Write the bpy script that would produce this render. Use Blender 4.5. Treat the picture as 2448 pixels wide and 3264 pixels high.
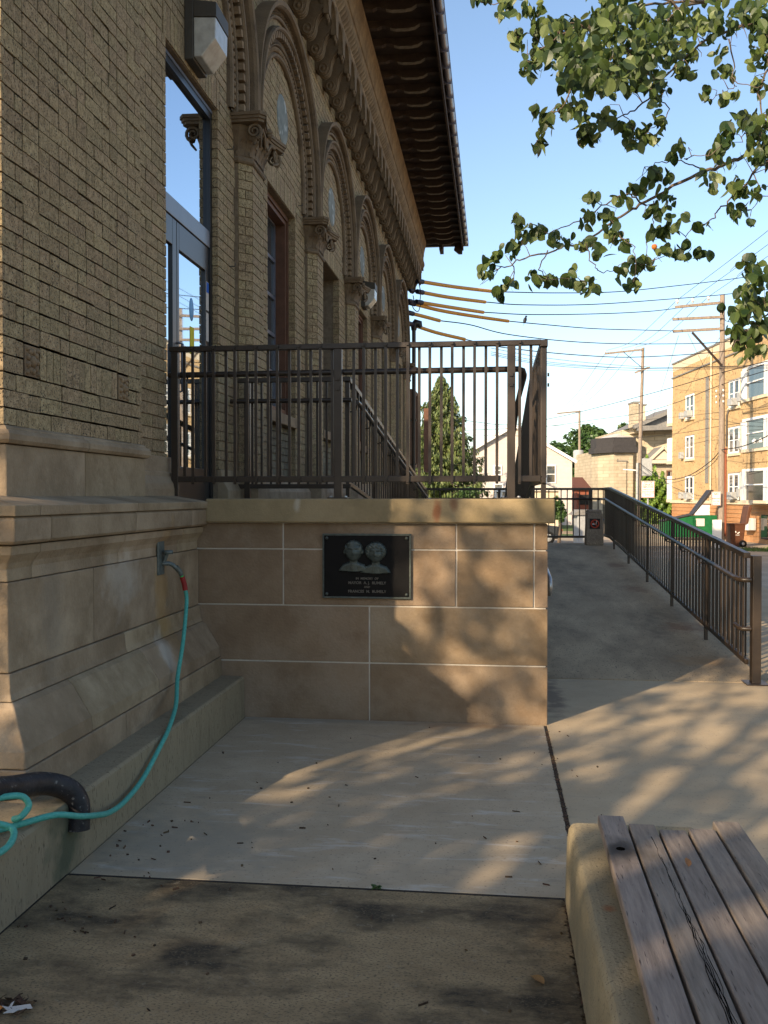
import bpy, bmesh, math, random
import numpy as np
from mathutils import Vector, Matrix
for o in list(bpy.data.objects): bpy.data.objects.remove(o)
S = bpy.context.scene; COL = S.collection
R = math.radians
random.seed(7); rng = np.random.default_rng(7)
# ------------------------------------------------------------------ camera
FPX = 2960.0; YAW = math.atan(351/FPX); PIT = math.atan(50/FPX); EYE = 1.55
cam = bpy.data.cameras.new('camera'); co = bpy.data.objects.new('camera', cam); COL.objects.link(co)
cam.sensor_fit = 'VERTICAL'; cam.sensor_height = 24; cam.lens = FPX/3264*24
cam.clip_start = .05; cam.clip_end = 3000
co.location = (0, 0, EYE); co.rotation_euler = (math.pi/2-PIT, 0, YAW)
S.camera = co
# ------------------------------------------------------------------ light
SUN_AZ = R(34.5); SUN_EL = R(23)          # light travels towards +Y turned SUN_AZ towards +X
SDIR = Vector((math.sin(SUN_AZ)*math.cos(SUN_EL), math.cos(SUN_AZ)*math.cos(SUN_EL), -math.sin(SUN_EL)))
W = bpy.data.worlds.new('World'); S.world = W; W.use_nodes = True
wn = W.node_tree; bg = wn.nodes['Background']
sky = wn.nodes.new('ShaderNodeTexSky'); sky.sky_type = 'NISHITA'; sky.sun_disc = False
sky.sun_elevation = SUN_EL; sky.sun_rotation = math.pi+SUN_AZ   # sun stands behind the camera, to the left
sky.air_density = 1.0; sky.dust_density = .9; sky.ozone_density = 1.3; sky.altitude = 0
wn.links.new(sky.outputs[0], bg.inputs[0]); bg.inputs[1].default_value = .15
sl = bpy.data.lights.new('sun', 'SUN'); sl.energy = 5.0; sl.angle = R(.53); sl.color = (1, .80, .56)
so = bpy.data.objects.new('sun', sl); COL.objects.link(so); so.rotation_euler = SDIR.to_track_quat('-Z', 'Y').to_euler()
S.view_settings.view_transform = 'Standard'; S.view_settings.look = 'None'
S.view_settings.exposure = .75; S.view_settings.gamma = 1
try: S.view_settings.use_curve_mapping = False
except Exception: pass
S.cycles.max_bounces = 7; S.cycles.diffuse_bounces = 4; S.cycles.glossy_bounces = 3; S.cycles.transmission_bounces = 4
S.cycles.use_denoising = True

# ------------------------------------------------------------------ coordinates
def at(x, y, d):
    """photo point (in 1659-wide pixels) at depth d metres -> world"""
    u = x/1659*2448; v = y/2212*3264
    r = (u-1224)/FPX*d; z = EYE-(v-1582)/FPX*d
    return Vector((r*math.cos(YAW)-d*math.sin(YAW), r*math.sin(YAW)+d*math.cos(YAW), z))
def rd(r, d, z=0):
    return Vector((r*math.cos(YAW)-d*math.sin(YAW), r*math.sin(YAW)+d*math.cos(YAW), z))
def gz(y):      # ground level
    return -.03 if y < 9 else -.03-(min(y, 42)-9)/33*.75

# ------------------------------------------------------------------ materials
def _n(t, k, **kw):
    n = t.nodes.new(k)
    for a, b in kw.items(): setattr(n, a, b)
    return n
TONE = dict(pale_concrete=(.98, .85, .66), side_concrete=(.98, .86, .68), lichen_concrete=(.84, .73, .58), ramp_concrete=(1.38, 1.18, .90), curb_concrete=(.80, .72, .57),
    base_stone=(.86, .79, .68), wall_stone=(.66, .61, .53), coping_stone=(.80, .75, .63), seat_wall_concrete=(.80, .74, .62), weathered_wood=(1.02, .88, .73),
    bronze_rail=(.62, .55, .47), worn_lot=(1.15, 1.05, .93), terracotta=(.80, .74, .64), terracotta_light=(.95, .85, .72), exposed_aggregate=(1.15, 1.05, .92))
def mat(name, c1, c2=None, scale=4, rough=.85, bump=.2, bscale=80, var=0, speck=None, sscale=90, sth=.62,
        stretch=(1, 1, 1), metal=0, detail=6, attr=False, stain=None, spec=.3, mottle=None, mscale=1.2, mth=(.45, .65), scr=None):
    m = bpy.data.materials.new(name); m.use_nodes = True; t = m.node_tree; L = t.links.new
    b = t.nodes['Principled BSDF']; b.inputs['Roughness'].default_value = rough; b.inputs['Metallic'].default_value = metal
    b.inputs['Specular IOR Level'].default_value = spec
    c2 = c2 or c1; k_ = TONE.get(name)
    if k_: c1, c2 = [tuple(a*b_ for a, b_ in zip(c, k_)) for c in (c1, c2)]; mottle = mottle and tuple(a*b_ for a, b_ in zip(mottle, k_)); speck = speck and tuple(a*b_ for a, b_ in zip(speck, k_))
    tc = _n(t, 'ShaderNodeTexCoord'); mp = _n(t, 'ShaderNodeMapping'); mp.inputs['Scale'].default_value = stretch
    oi = _n(t, 'ShaderNodeObjectInfo'); mu = _n(t, 'ShaderNodeMath', operation='MULTIPLY'); mu.inputs[1].default_value = 37.0
    L(oi.outputs['Random'], mu.inputs[0]); va = _n(t, 'ShaderNodeVectorMath', operation='ADD')
    L(tc.outputs['Object'], va.inputs[0]); 
    if var: L(mu.outputs[0], va.inputs[1])
    L(va.outputs[0], mp.inputs[0])
    nz = _n(t, 'ShaderNodeTexNoise'); nz.inputs['Scale'].default_value = scale; nz.inputs['Detail'].default_value = detail; nz.inputs['Roughness'].default_value = .62
    L(mp.outputs[0], nz.inputs['Vector'])
    cr = _n(t, 'ShaderNodeValToRGB'); cr.color_ramp.elements[0].position = .33; cr.color_ramp.elements[1].position = .67
    cr.color_ramp.elements[0].color = (*c1, 1); cr.color_ramp.elements[1].color = (*c2, 1)
    L(nz.outputs[0], cr.inputs[0]); out = cr.outputs[0]
    def mix(fac, a, col):
        x = _n(t, 'ShaderNodeMix', data_type='RGBA'); L(fac, x.inputs[0]); L(a, x.inputs[6])
        if isinstance(col, tuple): x.inputs[7].default_value = (*col, 1)
        else: L(col, x.inputs[7])
        return x.outputs[2]
    if mottle:
        n3 = _n(t, 'ShaderNodeTexNoise'); n3.inputs['Scale'].default_value = mscale; n3.inputs['Detail'].default_value = 9; n3.inputs['Roughness'].default_value = .7
        L(mp.outputs[0], n3.inputs['Vector']); r3 = _n(t, 'ShaderNodeMapRange'); r3.inputs[1].default_value = mth[0]; r3.inputs[2].default_value = mth[1]
        L(n3.outputs[0], r3.inputs[0]); out = mix(r3.outputs[0], out, mottle)
    if speck:
        n2 = _n(t, 'ShaderNodeTexNoise'); n2.inputs['Scale'].default_value = sscale; n2.inputs['Detail'].default_value = 2
        L(mp.outputs[0], n2.inputs['Vector']); r2 = _n(t, 'ShaderNodeMapRange'); r2.inputs[1].default_value = sth; r2.inputs[2].default_value = sth+.07
        L(n2.outputs[0], r2.inputs[0]); out = mix(r2.outputs[0], out, speck)
    for sc in (scr or []):          # brushed or scratched marks: (colour, stretch, scale, threshold, strength)
        m4 = _n(t, 'ShaderNodeMapping'); m4.inputs['Scale'].default_value = sc[1]; m4.inputs['Rotation'].default_value = (0, 0, .25); L(tc.outputs['Object'], m4.inputs[0])
        n4 = _n(t, 'ShaderNodeTexNoise'); n4.inputs['Scale'].default_value = sc[2]; n4.inputs['Detail'].default_value = 8; n4.inputs['Roughness'].default_value = .7; n4.inputs['Distortion'].default_value = .6; L(m4.outputs[0], n4.inputs['Vector'])
        r4 = _n(t, 'ShaderNodeMapRange'); r4.inputs[1].default_value = sc[3]; r4.inputs[2].default_value = sc[3]+.12; r4.inputs[4].default_value = sc[4]; L(n4.outputs[0], r4.inputs[0]); out = mix(r4.outputs[0], out, sc[0])
    for st in (stain or []):        # (x, y, z, (radii), colour, strength): a stain with its own place and shape
        sb = _n(t, 'ShaderNodeVectorMath', operation='SUBTRACT'); L(tc.outputs['Object'], sb.inputs[0]); sb.inputs[1].default_value = st[0:3]
        dv = _n(t, 'ShaderNodeVectorMath', operation='DIVIDE'); L(sb.outputs[0], dv.inputs[0]); dv.inputs[1].default_value = st[3]
        ln = _n(t, 'ShaderNodeVectorMath', operation='LENGTH'); L(dv.outputs[0], ln.inputs[0])
        nn = _n(t, 'ShaderNodeTexNoise'); nn.inputs['Scale'].default_value = 9; nn.inputs['Detail'].default_value = 7; L(tc.outputs['Object'], nn.inputs['Vector'])
        ad = _n(t, 'ShaderNodeMath', operation='MULTIPLY_ADD'); L(nn.outputs[0], ad.inputs[0]); ad.inputs[1].default_value = 1.9; ad.inputs[2].default_value = -.95
        a2 = _n(t, 'ShaderNodeMath', operation='ADD'); L(ad.outputs[0], a2.inputs[0]); L(ln.outputs['Value'], a2.inputs[1])
        mr = _n(t, 'ShaderNodeMapRange'); mr.inputs[1].default_value = 1.0; mr.inputs[2].default_value = .35; mr.inputs[3].default_value = 0; mr.inputs[4].default_value = st[5]
        L(a2.outputs[0], mr.inputs[0]); out = mix(mr.outputs[0], out, st[4])
    if var:
        src = oi.outputs['Random']
        if attr:
            an = _n(t, 'ShaderNodeAttribute'); an.attribute_name = 'tint'; src = an.outputs['Fac']
        mr = _n(t, 'ShaderNodeMapRange'); mr.inputs[3].default_value = 1-var; mr.inputs[4].default_value = 1+var; L(src, mr.inputs[0])
        hs = _n(t, 'ShaderNodeHueSaturation'); L(out, hs.inputs['Color']); L(mr.outputs[0], hs.inputs['Value'])
        m7 = _n(t, 'ShaderNodeMath', operation='MULTIPLY'); m7.inputs[1].default_value = 7.13; L(src, m7.inputs[0])
        fr = _n(t, 'ShaderNodeMath', operation='FRACT'); L(m7.outputs[0], fr.inputs[0])
        m8 = _n(t, 'ShaderNodeMapRange'); m8.inputs[3].default_value = .5-.018*var*4; m8.inputs[4].default_value = .5+.012*var*4; L(fr.outputs[0], m8.inputs[0]); L(m8.outputs[0], hs.inputs['Hue'])
        out = hs.outputs[0]
    L(out, b.inputs['Base Color'])
    if bump:
        nb = _n(t, 'ShaderNodeTexNoise'); nb.inputs['Scale'].default_value = bscale; nb.inputs['Detail'].default_value = 5
        L(mp.outputs[0], nb.inputs['Vector']); bp = _n(t, 'ShaderNodeBump'); bp.inputs['Strength'].default_value = bump; bp.inputs['Distance'].default_value = .01
        L(nb.outputs[0], bp.inputs['Height']); L(bp.outputs[0], b.inputs['Normal'])
    return m
def leafmat(name, c1, c2, under, attr):
    m = bpy.data.materials.new(name); m.use_nodes = True; t = m.node_tree; L = t.links.new
    b = t.nodes['Principled BSDF']; b.inputs['Roughness'].default_value = .45; o = t.nodes['Material Output']
    if attr: a = _n(t, 'ShaderNodeAttribute'); a.attribute_name = 'tint'; src = a.outputs['Fac']
    else: a = _n(t, 'ShaderNodeObjectInfo'); src = a.outputs['Random']
    cr = _n(t, 'ShaderNodeValToRGB'); cr.color_ramp.elements[0].color = (*c1, 1); cr.color_ramp.elements[1].color = (*c2, 1)
    L(src, cr.inputs[0]); ge = _n(t, 'ShaderNodeNewGeometry'); mx = _n(t, 'ShaderNodeMix', data_type='RGBA')
    L(ge.outputs['Backfacing'], mx.inputs[0]); L(cr.outputs[0], mx.inputs[6]); mx.inputs[7].default_value = (*under, 1)
    L(mx.outputs[2], b.inputs['Base Color']); tr = _n(t, 'ShaderNodeBsdfTranslucent'); 
    hs = _n(t, 'ShaderNodeHueSaturation'); hs.inputs['Value'].default_value = 1.3; L(mx.outputs[2], hs.inputs['Color']); L(hs.outputs[0], tr.inputs[0])
    ms = _n(t, 'ShaderNodeMixShader'); ms.inputs[0].default_value = .3; L(b.outputs[0], ms.inputs[1]); L(tr.outputs[0], ms.inputs[2]); L(ms.outputs[0], o.inputs[0])
    return m
def glassmat(name, col=(.02, .025, .03), rough=.02, spec=1.0, ior=1.8):
    m = bpy.data.materials.new(name); m.use_nodes = True; b = m.node_tree.nodes['Principled BSDF']
    b.inputs['Base Color'].default_value = (*col, 1); b.inputs['Roughness'].default_value = rough
    b.inputs['Specular IOR Level'].default_value = spec; b.inputs['IOR'].default_value = ior
    return m
BR1, BR2 = (.225, .164, .086), (.42, .318, .180)
M = {}
M['brick'] = mat('brick_single', BR1, BR2, 30, .9, .8, 60, var=.12, speck=(.06, .045, .03), sscale=105, sth=.575)
M['brickm'] = mat('brick_mass', BR1, BR2, 30, .9, .7, 60, var=.12, attr=True, speck=(.06, .045, .03), sscale=105, sth=.575)
M['brickd'] = mat('brick_dark', (.13, .115, .075), (.23, .20, .13), 14, .9, .5, 70, var=.2, attr=True, speck=(.06, .05, .035))
M['mortar'] = mat('mortar', (.17, .125, .08), (.26, .20, .135), 20, .95, .4, 60)
M['stone'] = mat('base_stone', (.33, .265, .19), (.45, .375, .285), 3.2, .85, .4, 60, var=.08, speck=(.26, .21, .15), sscale=160, sth=.66, mottle=(.25, .195, .135), mscale=2.3, mth=(.42, .62),
    stain=[(-2.07, 5.62, .95, (.12, .13, .55), (.36, .22, .08), .55), (-1.97, 5.45, .60, (.2, .12, .2), (.56, .52, .46), .5), (-2.05, 5.0, 1.1, (.06, .30, .22), (.47, .42, .34), .6), (-2.07, 4.15, 1.0, (.1, .15, .4), (.22, .18, .13), .5)])
M['wallstone'] = mat('wall_stone', (.27, .195, .13), (.37, .28, .195), 3.5, .88, .4, 60, var=.07, speck=(.22, .16, .11), sscale=200, sth=.66, mottle=(.43, .35, .27), mscale=1.9, mth=(.46, .68),
    stain=[(0, 0, -9, (1, 1, 1), (0, 0, 0), 0)])
M['joint'] = mat('pale_mortar', (.50, .45, .38), (.60, .55, .47), 15, .9, .3, 80)
M['coping'] = mat('coping_stone', (.33, .265, .17), (.43, .345, .23), 3, .85, .25, 90, speck=(.26, .2, .13), sscale=150, sth=.66, mottle=(.26, .21, .13), mscale=1.4,
    stain=[(-.38, 6.30, 1.45, (.035, .1, .09), (.24, .075, .03), .75), (-.27, 6.30, 1.5, (.035, .1, .07), (.20, .08, .04), .6), (-1.35, 6.3, 1.5, (.03, .1, .09), (.5, .45, .36), .6)])
M['conc'] = mat('pale_concrete', (.36, .325, .275), (.44, .40, .345), 1.7, .9, .15, 120, speck=(.22, .2, .17), sscale=75, sth=.63, mottle=(.47, .435, .385), mscale=2.6, mth=(.5, .72), scr=[((.50, .45, .38), (1, 5, 1), 2.2, .55, .75), ((.25, .21, .16), (1, 3, 1), 3.5, .57, .65), ((.27, .24, .19), (1, 1, 1), 26, .60, .5)],
    stain=[(-1.35, 4.0, 0, (.5, .5, 1), (.25, .225, .17), .6), (-.2, 6.28, 0, (.5, .1, 1), (.30, .17, .08), .55), (-1.2, 6.3, 0, (.9, .07, 1), (.26, .23, .18), .6)])
M['concr'] = mat('side_concrete', (.39, .34, .27), (.47, .42, .345), 1.9, .9, .15, 120, speck=(.24, .22, .18), sscale=75, sth=.64, scr=[((.27, .23, .17), (1, 2.5, 1), 2.5, .56, .5), ((.30, .26, .20), (1, 1, 1), 26, .60, .5)],
    stain=[(.43, 7.3, 0, (.13, .8, 1), (.15, .11, .08), .8)])
M['concd'] = mat('lichen_concrete', (.29, .235, .155), (.40, .335, .225), 9, .93, .35, 110, speck=(.15, .13, .095), sscale=130, sth=.56, mottle=(.065, .058, .045), mscale=2.1, mth=(.46, .62), scr=[((.30, .25, .17), (1, 1, 1), 30, .58, .6), ((.06, .052, .04), (1, 1, 1), 40, .58, .7)], stretch=(.7, 1.3, 1))
M['rampc'] = mat('ramp_concrete', (.235, .205, .165), (.33, .29, .235), 3, .92, .25, 120, speck=(.13, .12, .1), sscale=70, sth=.6, stretch=(1, .45, 1), mottle=(.14, .125, .105), mscale=1.6, mth=(.45, .68),
    stain=[(2.0, 10.2, .1, (.25, .3, 1), (.19, .08, .04), .55), (1.85, 12.6, .3, (.2, .35, 1), (.17, .08, .05), .5), (1.9, 14.8, .4, (.2, .35, 1), (.17, .08, .05), .5), (1.9, 8.7, .05, (.4, .25, 1), (.28, .17, .08), .5)])
M['curb'] = mat('curb_concrete', (.30, .265, .21), (.40, .36, .29), 3, .92, .3, 100, speck=(.16, .14, .11), sscale=60, sth=.62, stretch=(1, 2.2, .5), mottle=(.23, .20, .16), mscale=3, mth=(.5, .7),
    stain=[(-1.73, 3.6, .1, (.2, .18, .25), (.08, .09, .055), .9)])
M['seatwall'] = mat('seat_wall_concrete', (.31, .265, .185), (.42, .37, .27), 4, .92, .35, 110, speck=(.20, .17, .13), sscale=120, sth=.6,
    stain=[(.345, 2.85, .30, (.028, .035, .1), (.30, .11, .04), .75), (.3, 2.9, .2, (.05, .5, .2), (.2, .17, .11), .6)])
M['wood'] = mat('weathered_wood', (.17, .155, .148), (.30, .278, .262), 7, .8, .45, 60, var=.1, stretch=(9, .7, 9), speck=(.07, .06, .06), sscale=22, sth=.66,
    stain=[(.412, 3.07, .40, (.05, .07, .1), (.03, .022, .016), .95), (.412, 3.04, .40, (.09, .14, .1), (.06, .05, .04), .7)])
M['rail'] = mat('bronze_rail', (.040, .029, .021), (.062, .045, .032), 6, .42, .05, 100, spec=.5)
M['steel'] = mat('galvanised', (.35, .35, .35), (.45, .45, .44), 10, .4, 0, metal=.8)
M['dirt'] = mat('joint_dirt', (.05, .035, .022), (.09, .065, .04), 30, 1, .5, 60)
M['lot'] = mat('worn_lot', (.30, .27, .22), (.42, .385, .32), 1.2, .95, .3, 60, speck=(.2, .18, .15), sscale=30, sth=.6, mottle=(.22, .2, .17), mscale=.12)
M['grass'] = mat('grass', (.05, .085, .02), (.11, .16, .04), 6, .95, .5, 30)
M['terra'] = mat('terracotta', (.20, .15, .105), (.30, .235, .165), 8, .88, .6, 60, mottle=(.13, .10, .075), mscale=4)
M['terral'] = mat('terracotta_light', (.21, .16, .11), (.33, .26, .18), 8, .88, .4, 60, mottle=(.17, .13, .095), mscale=2.5)
M['tabs'] = mat('grey_marble', (.17, .19, .18), (.27, .29, .27), 5, .85, .1, 60, speck=(.42, .44, .42), sscale=7, sth=.60, spec=.1)
M['soffit'] = mat('dark_soffit', (.035, .022, .015), (.06, .04, .027), 5, .85, .3, 40)
M['tail'] = mat('rafter_wood', (.04, .026, .018), (.075, .05, .035), 7, .8, .3, 40)
M['tailedge'] = mat('rafter_edge', (.06, .045, .03), (.30, .25, .18), 5, .8, .2, 40)
M['gutter'] = mat('gutter_metal', (.11, .095, .11), (.15, .13, .15), 5, .38, 0, spec=.6)
M['roof'] = mat('roof_tile', (.10, .05, .035), (.14, .075, .05), 6, .85, .3, 20)
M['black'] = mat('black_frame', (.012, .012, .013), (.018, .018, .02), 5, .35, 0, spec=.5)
M['alu'] = mat('grey_aluminium', (.10, .11, .14), (.13, .14, .17), 5, .35, 0, spec=.6)
M['glass'] = mat('mirror_glass', (.50, .56, .64), metal=1, rough=.02, bump=0)
M['wglass'] = glassmat('window_glass', (.05, .06, .065), .04, 1, 2.0)
M['dglass'] = glassmat('dark_glass', (.03, .028, .03), .05, 1, 1.5)
M['lens'] = mat('lamp_lens', (.36, .34, .29), (.50, .48, .42), 12, .25, .1, 200, spec=.7)
M['bronzebox'] = mat('lamp_housing', (.05, .043, .032), (.07, .06, .045), 8, .55, .1)
M['brownwood'] = mat('brown_window_wood', (.10, .045, .025), (.15, .07, .04), 8, .6, .1)
M['plaque'] = mat('plaque_black', (.005, .005, .005), (.008, .007, .007), 9, .55, .1, 90, spec=.12)
M['verd'] = mat('verdigris_bronze', (.055, .065, .058), (.10, .115, .10), 30, .5, .2, 90, metal=.2)
M['bustm'] = mat('bust_bronze', (.040, .050, .044), (.080, .095, .084), 30, .38, .15, 90, metal=.3)
M['plettr'] = mat('plaque_letters', (.12, .105, .085), (.17, .15, .12), 30, .5, 0)
M['hose'] = mat('green_hose', (.055, .30, .24), (.10, .40, .33), 60, .5, .15, 300)
M['red'] = mat('red_sleeve', (.25, .02, .02), (.32, .03, .025), 20, .5, 0)
M['tag'] = mat('bright_green', (.05, .5, .12))
M['brass'] = mat('old_brass', (.10, .12, .11), (.17, .19, .175), 40, .5, .2, metal=.4)
M['pipe'] = mat('black_downspout', (.010, .009, .010), (.028, .024, .026), 12, .5, .3, 50, speck=(.15, .135, .12), sscale=48, sth=.645, mottle=(.04, .034, .034), mscale=9)
M['pole'] = mat('weathered_pole', (.20, .155, .12), (.33, .27, .215), 4, .95, .5, 40, stretch=(6, 6, .5), speck=(.1, .07, .05), sscale=12, sth=.62)
M['wire'] = mat('black_wire', (.02, .02, .024), bump=0)
M['porc'] = mat('porcelain', (.7, .7, .68), bump=0, rough=.3)
M['yellow'] = mat('yellow_guard', (.62, .28, .03), (.72, .34, .05), 10, .5, 0)
M['navy'] = mat('navy_plastic', (.012, .014, .035), bump=0, rough=.5)
M['obrick'] = None
M['cream'] = mat('cream_stone', (.55, .46, .33), (.64, .55, .41), 5, .85, .1)
M['white'] = mat('white_paint', (.74, .74, .72), (.80, .80, .78), 6, .6, 0)
M['siding'] = mat('pale_siding', (.56, .50, .46), (.62, .56, .51), 3, .7, 0)
M['lime'] = None
M['slate'] = mat('slate_roof', (.16, .15, .14), (.24, .23, .21), 10, .8, .3, 20)
M['darkbal'] = mat('dark_balustrade', (.03, .028, .028), (.05, .045, .045), 8, .7, .2)
M['redroof'] = mat('dark_red_roof', (.10, .04, .03), (.14, .06, .045), 8, .85, .2)
M['redbrick'] = mat('red_brick', (.22, .07, .04), (.30, .10, .06), 20, .9, .2)
M['green'] = mat('dumpster_green', (.004, .09, .026), (.008, .12, .036), 6, .45, .1, 20)
M['dlid'] = mat('black_plastic', (.02, .018, .018), (.035, .03, .03), 6, .55, .1)
M['bin'] = mat('brown_plastic', (.085, .035, .018), (.115, .048, .026), 6, .5, 0)
M['agg'] = mat('exposed_aggregate', (.17, .145, .12), (.27, .235, .195), 50, .9, .5, 160, speck=(.42, .38, .33), sscale=110, sth=.62)
M['signblack'] = mat('sign_black', (.012, .010, .010), bump=0, rough=.5)
M['signred'] = mat('sign_red', (.45, .05, .02), bump=0, rough=.5)
M['signwhite'] = mat('sign_white', (.78, .77, .72), bump=0, rough=.5)
M['rust'] = mat('rusty_conduit', (.20, .055, .025), (.28, .085, .04), 10, .7, .1)
M['bark'] = mat('bark', (.10, .075, .055), (.17, .13, .10), 12, .9, .6, 50, stretch=(3, 3, .6))
M['trunk'] = mat('far_bark', (.08, .06, .045), (.12, .09, .065), 5, .9, .3, 20)
M['leaf'] = leafmat('leaf_single', (.018, .042, .010), (.082, .12, .028), (.15, .19, .06), False)
M['leafm'] = leafmat('leaf_mass', (.018, .042, .010), (.082, .12, .028), (.15, .19, .06), True)
M['tleaf'] = leafmat('tree_leaf', (.03, .075, .018), (.085, .15, .035), (.07, .12, .04), True)
M['needle'] = leafmat('spruce_needle', (.07, .11, .03), (.19, .22, .07), (.10, .14, .04), True)
M['vine'] = leafmat('vine_leaf', (.09, .17, .02), (.22, .32, .05), (.16, .24, .05), True)
M['deadleaf'] = mat('dead_leaf', (.25, .10, .03), (.40, .22, .09), 30, .8, .1, var=.2)
M['bits'] = mat('ground_litter', (.04, .025, .015), (.10, .06, .03), 40, .9, 0, var=.4, attr=True)
M['paper'] = mat('pale_scrap', (.55, .50, .45), bump=0)
M['blue'] = mat('blue_paint', (.03, .12, .45), bump=0)
M['paleblue'] = mat('pale_blue_sticker', (.22, .45, .72), bump=0)
M['yel2'] = mat('yellow_sticker', (.65, .55, .04), bump=0)
M['grey'] = mat('grey_box', (.30, .31, .31), (.38, .39, .39), 6, .6, 0)
M['fruit'] = mat('orange_fruit', (.55, .17, .03), (.6, .22, .04), 20, .5, 0)
M['car'] = mat('car_paint', (.03, .032, .035), bump=0, rough=.25, spec=.8)
M['tyre'] = mat('rubber', (.012, .012, .012), bump=0)
M['bird'] = mat('dark_feathers', (.03, .03, .035), (.06, .06, .065), 40, .8, 0)
M['snowcone'] = mat('pale_roof', (.5, .46, .42), (.6, .56, .5), 9, .8, .1)
def brickwall(name, a, b, mor, sc, bw=.22, bh=.075, dark=None, axis='xz'):
    m = bpy.data.materials.new(name); m.use_nodes = True; t = m.node_tree; L = t.links.new; p = t.nodes['Principled BSDF']; p.inputs['Roughness'].default_value = .9
    tc = _n(t, 'ShaderNodeTexCoord'); sx = _n(t, 'ShaderNodeSeparateXYZ'); cx = _n(t, 'ShaderNodeCombineXYZ'); L(tc.outputs['Object'], sx.inputs[0])
    ad = _n(t, 'ShaderNodeMath', operation='ADD'); L(sx.outputs[0], ad.inputs[0]); L(sx.outputs[1], ad.inputs[1]); L(ad.outputs[0], cx.inputs[0]); L(sx.outputs[2], cx.inputs[1])
    br = _n(t, 'ShaderNodeTexBrick'); L(cx.outputs[0], br.inputs[0]); br.inputs['Scale'].default_value = 1; br.inputs['Brick Width'].default_value = bw; br.inputs['Row Height'].default_value = bh
    br.inputs['Mortar Size'].default_value = sc; br.inputs['Color1'].default_value = (*a, 1); br.inputs['Color2'].default_value = (*b, 1); br.inputs['Mortar'].default_value = (*mor, 1)
    out = br.outputs[0]
    nz = _n(t, 'ShaderNodeTexNoise'); nz.inputs['Scale'].default_value = .9; nz.inputs['Detail'].default_value = 6; L(tc.outputs['Object'], nz.inputs[0])
    hs = _n(t, 'ShaderNodeHueSaturation'); mr = _n(t, 'ShaderNodeMapRange'); mr.inputs[1].default_value = .3; mr.inputs[2].default_value = .7; mr.inputs[3].default_value = .85; mr.inputs[4].default_value = 1.12; L(nz.outputs[0], mr.inputs[0]); L(mr.outputs[0], hs.inputs['Value']); L(out, hs.inputs['Color']); out = hs.outputs[0]
    if dark:
        b2 = _n(t, 'ShaderNodeTexNoise'); b2.inputs['Scale'].default_value = 6.5; b2.inputs['Detail'].default_value = 1.5; L(cx.outputs[0], b2.inputs[0])
        r2 = _n(t, 'ShaderNodeMapRange'); r2.inputs[1].default_value = .64; r2.inputs[2].default_value = .67; L(b2.outputs[0], r2.inputs[0])
        mx = _n(t, 'ShaderNodeMix', data_type='RGBA'); L(r2.outputs[0], mx.inputs[0]); L(out, mx.inputs[6]); mx.inputs[7].default_value = (*dark, 1); out = mx.outputs[2]
    L(out, p.inputs['Base Color'])
    bp = _n(t, 'ShaderNodeBump'); bp.inputs['Strength'].default_value = .5; bp.inputs['Distance'].default_value = .02; L(br.outputs['Fac'], bp.inputs['Height']); bp.invert = True; L(bp.outputs[0], p.inputs['Normal'])
    return m
M['obrick'] = brickwall('orange_brick', (.48, .32, .15), (.54, .37, .18), (.42, .30, .17), .006, dark=(.20, .10, .05))
M['obrick2'] = brickwall('orange_base_brick', (.44, .20, .075), (.50, .25, .10), (.36, .22, .12), .012, bh=.08, dark=None)
M['lime'] = brickwall('limestone_blocks', (.40, .335, .235), (.48, .405, .29), (.32, .265, .185), .02, bw=.75, bh=.32)

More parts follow.
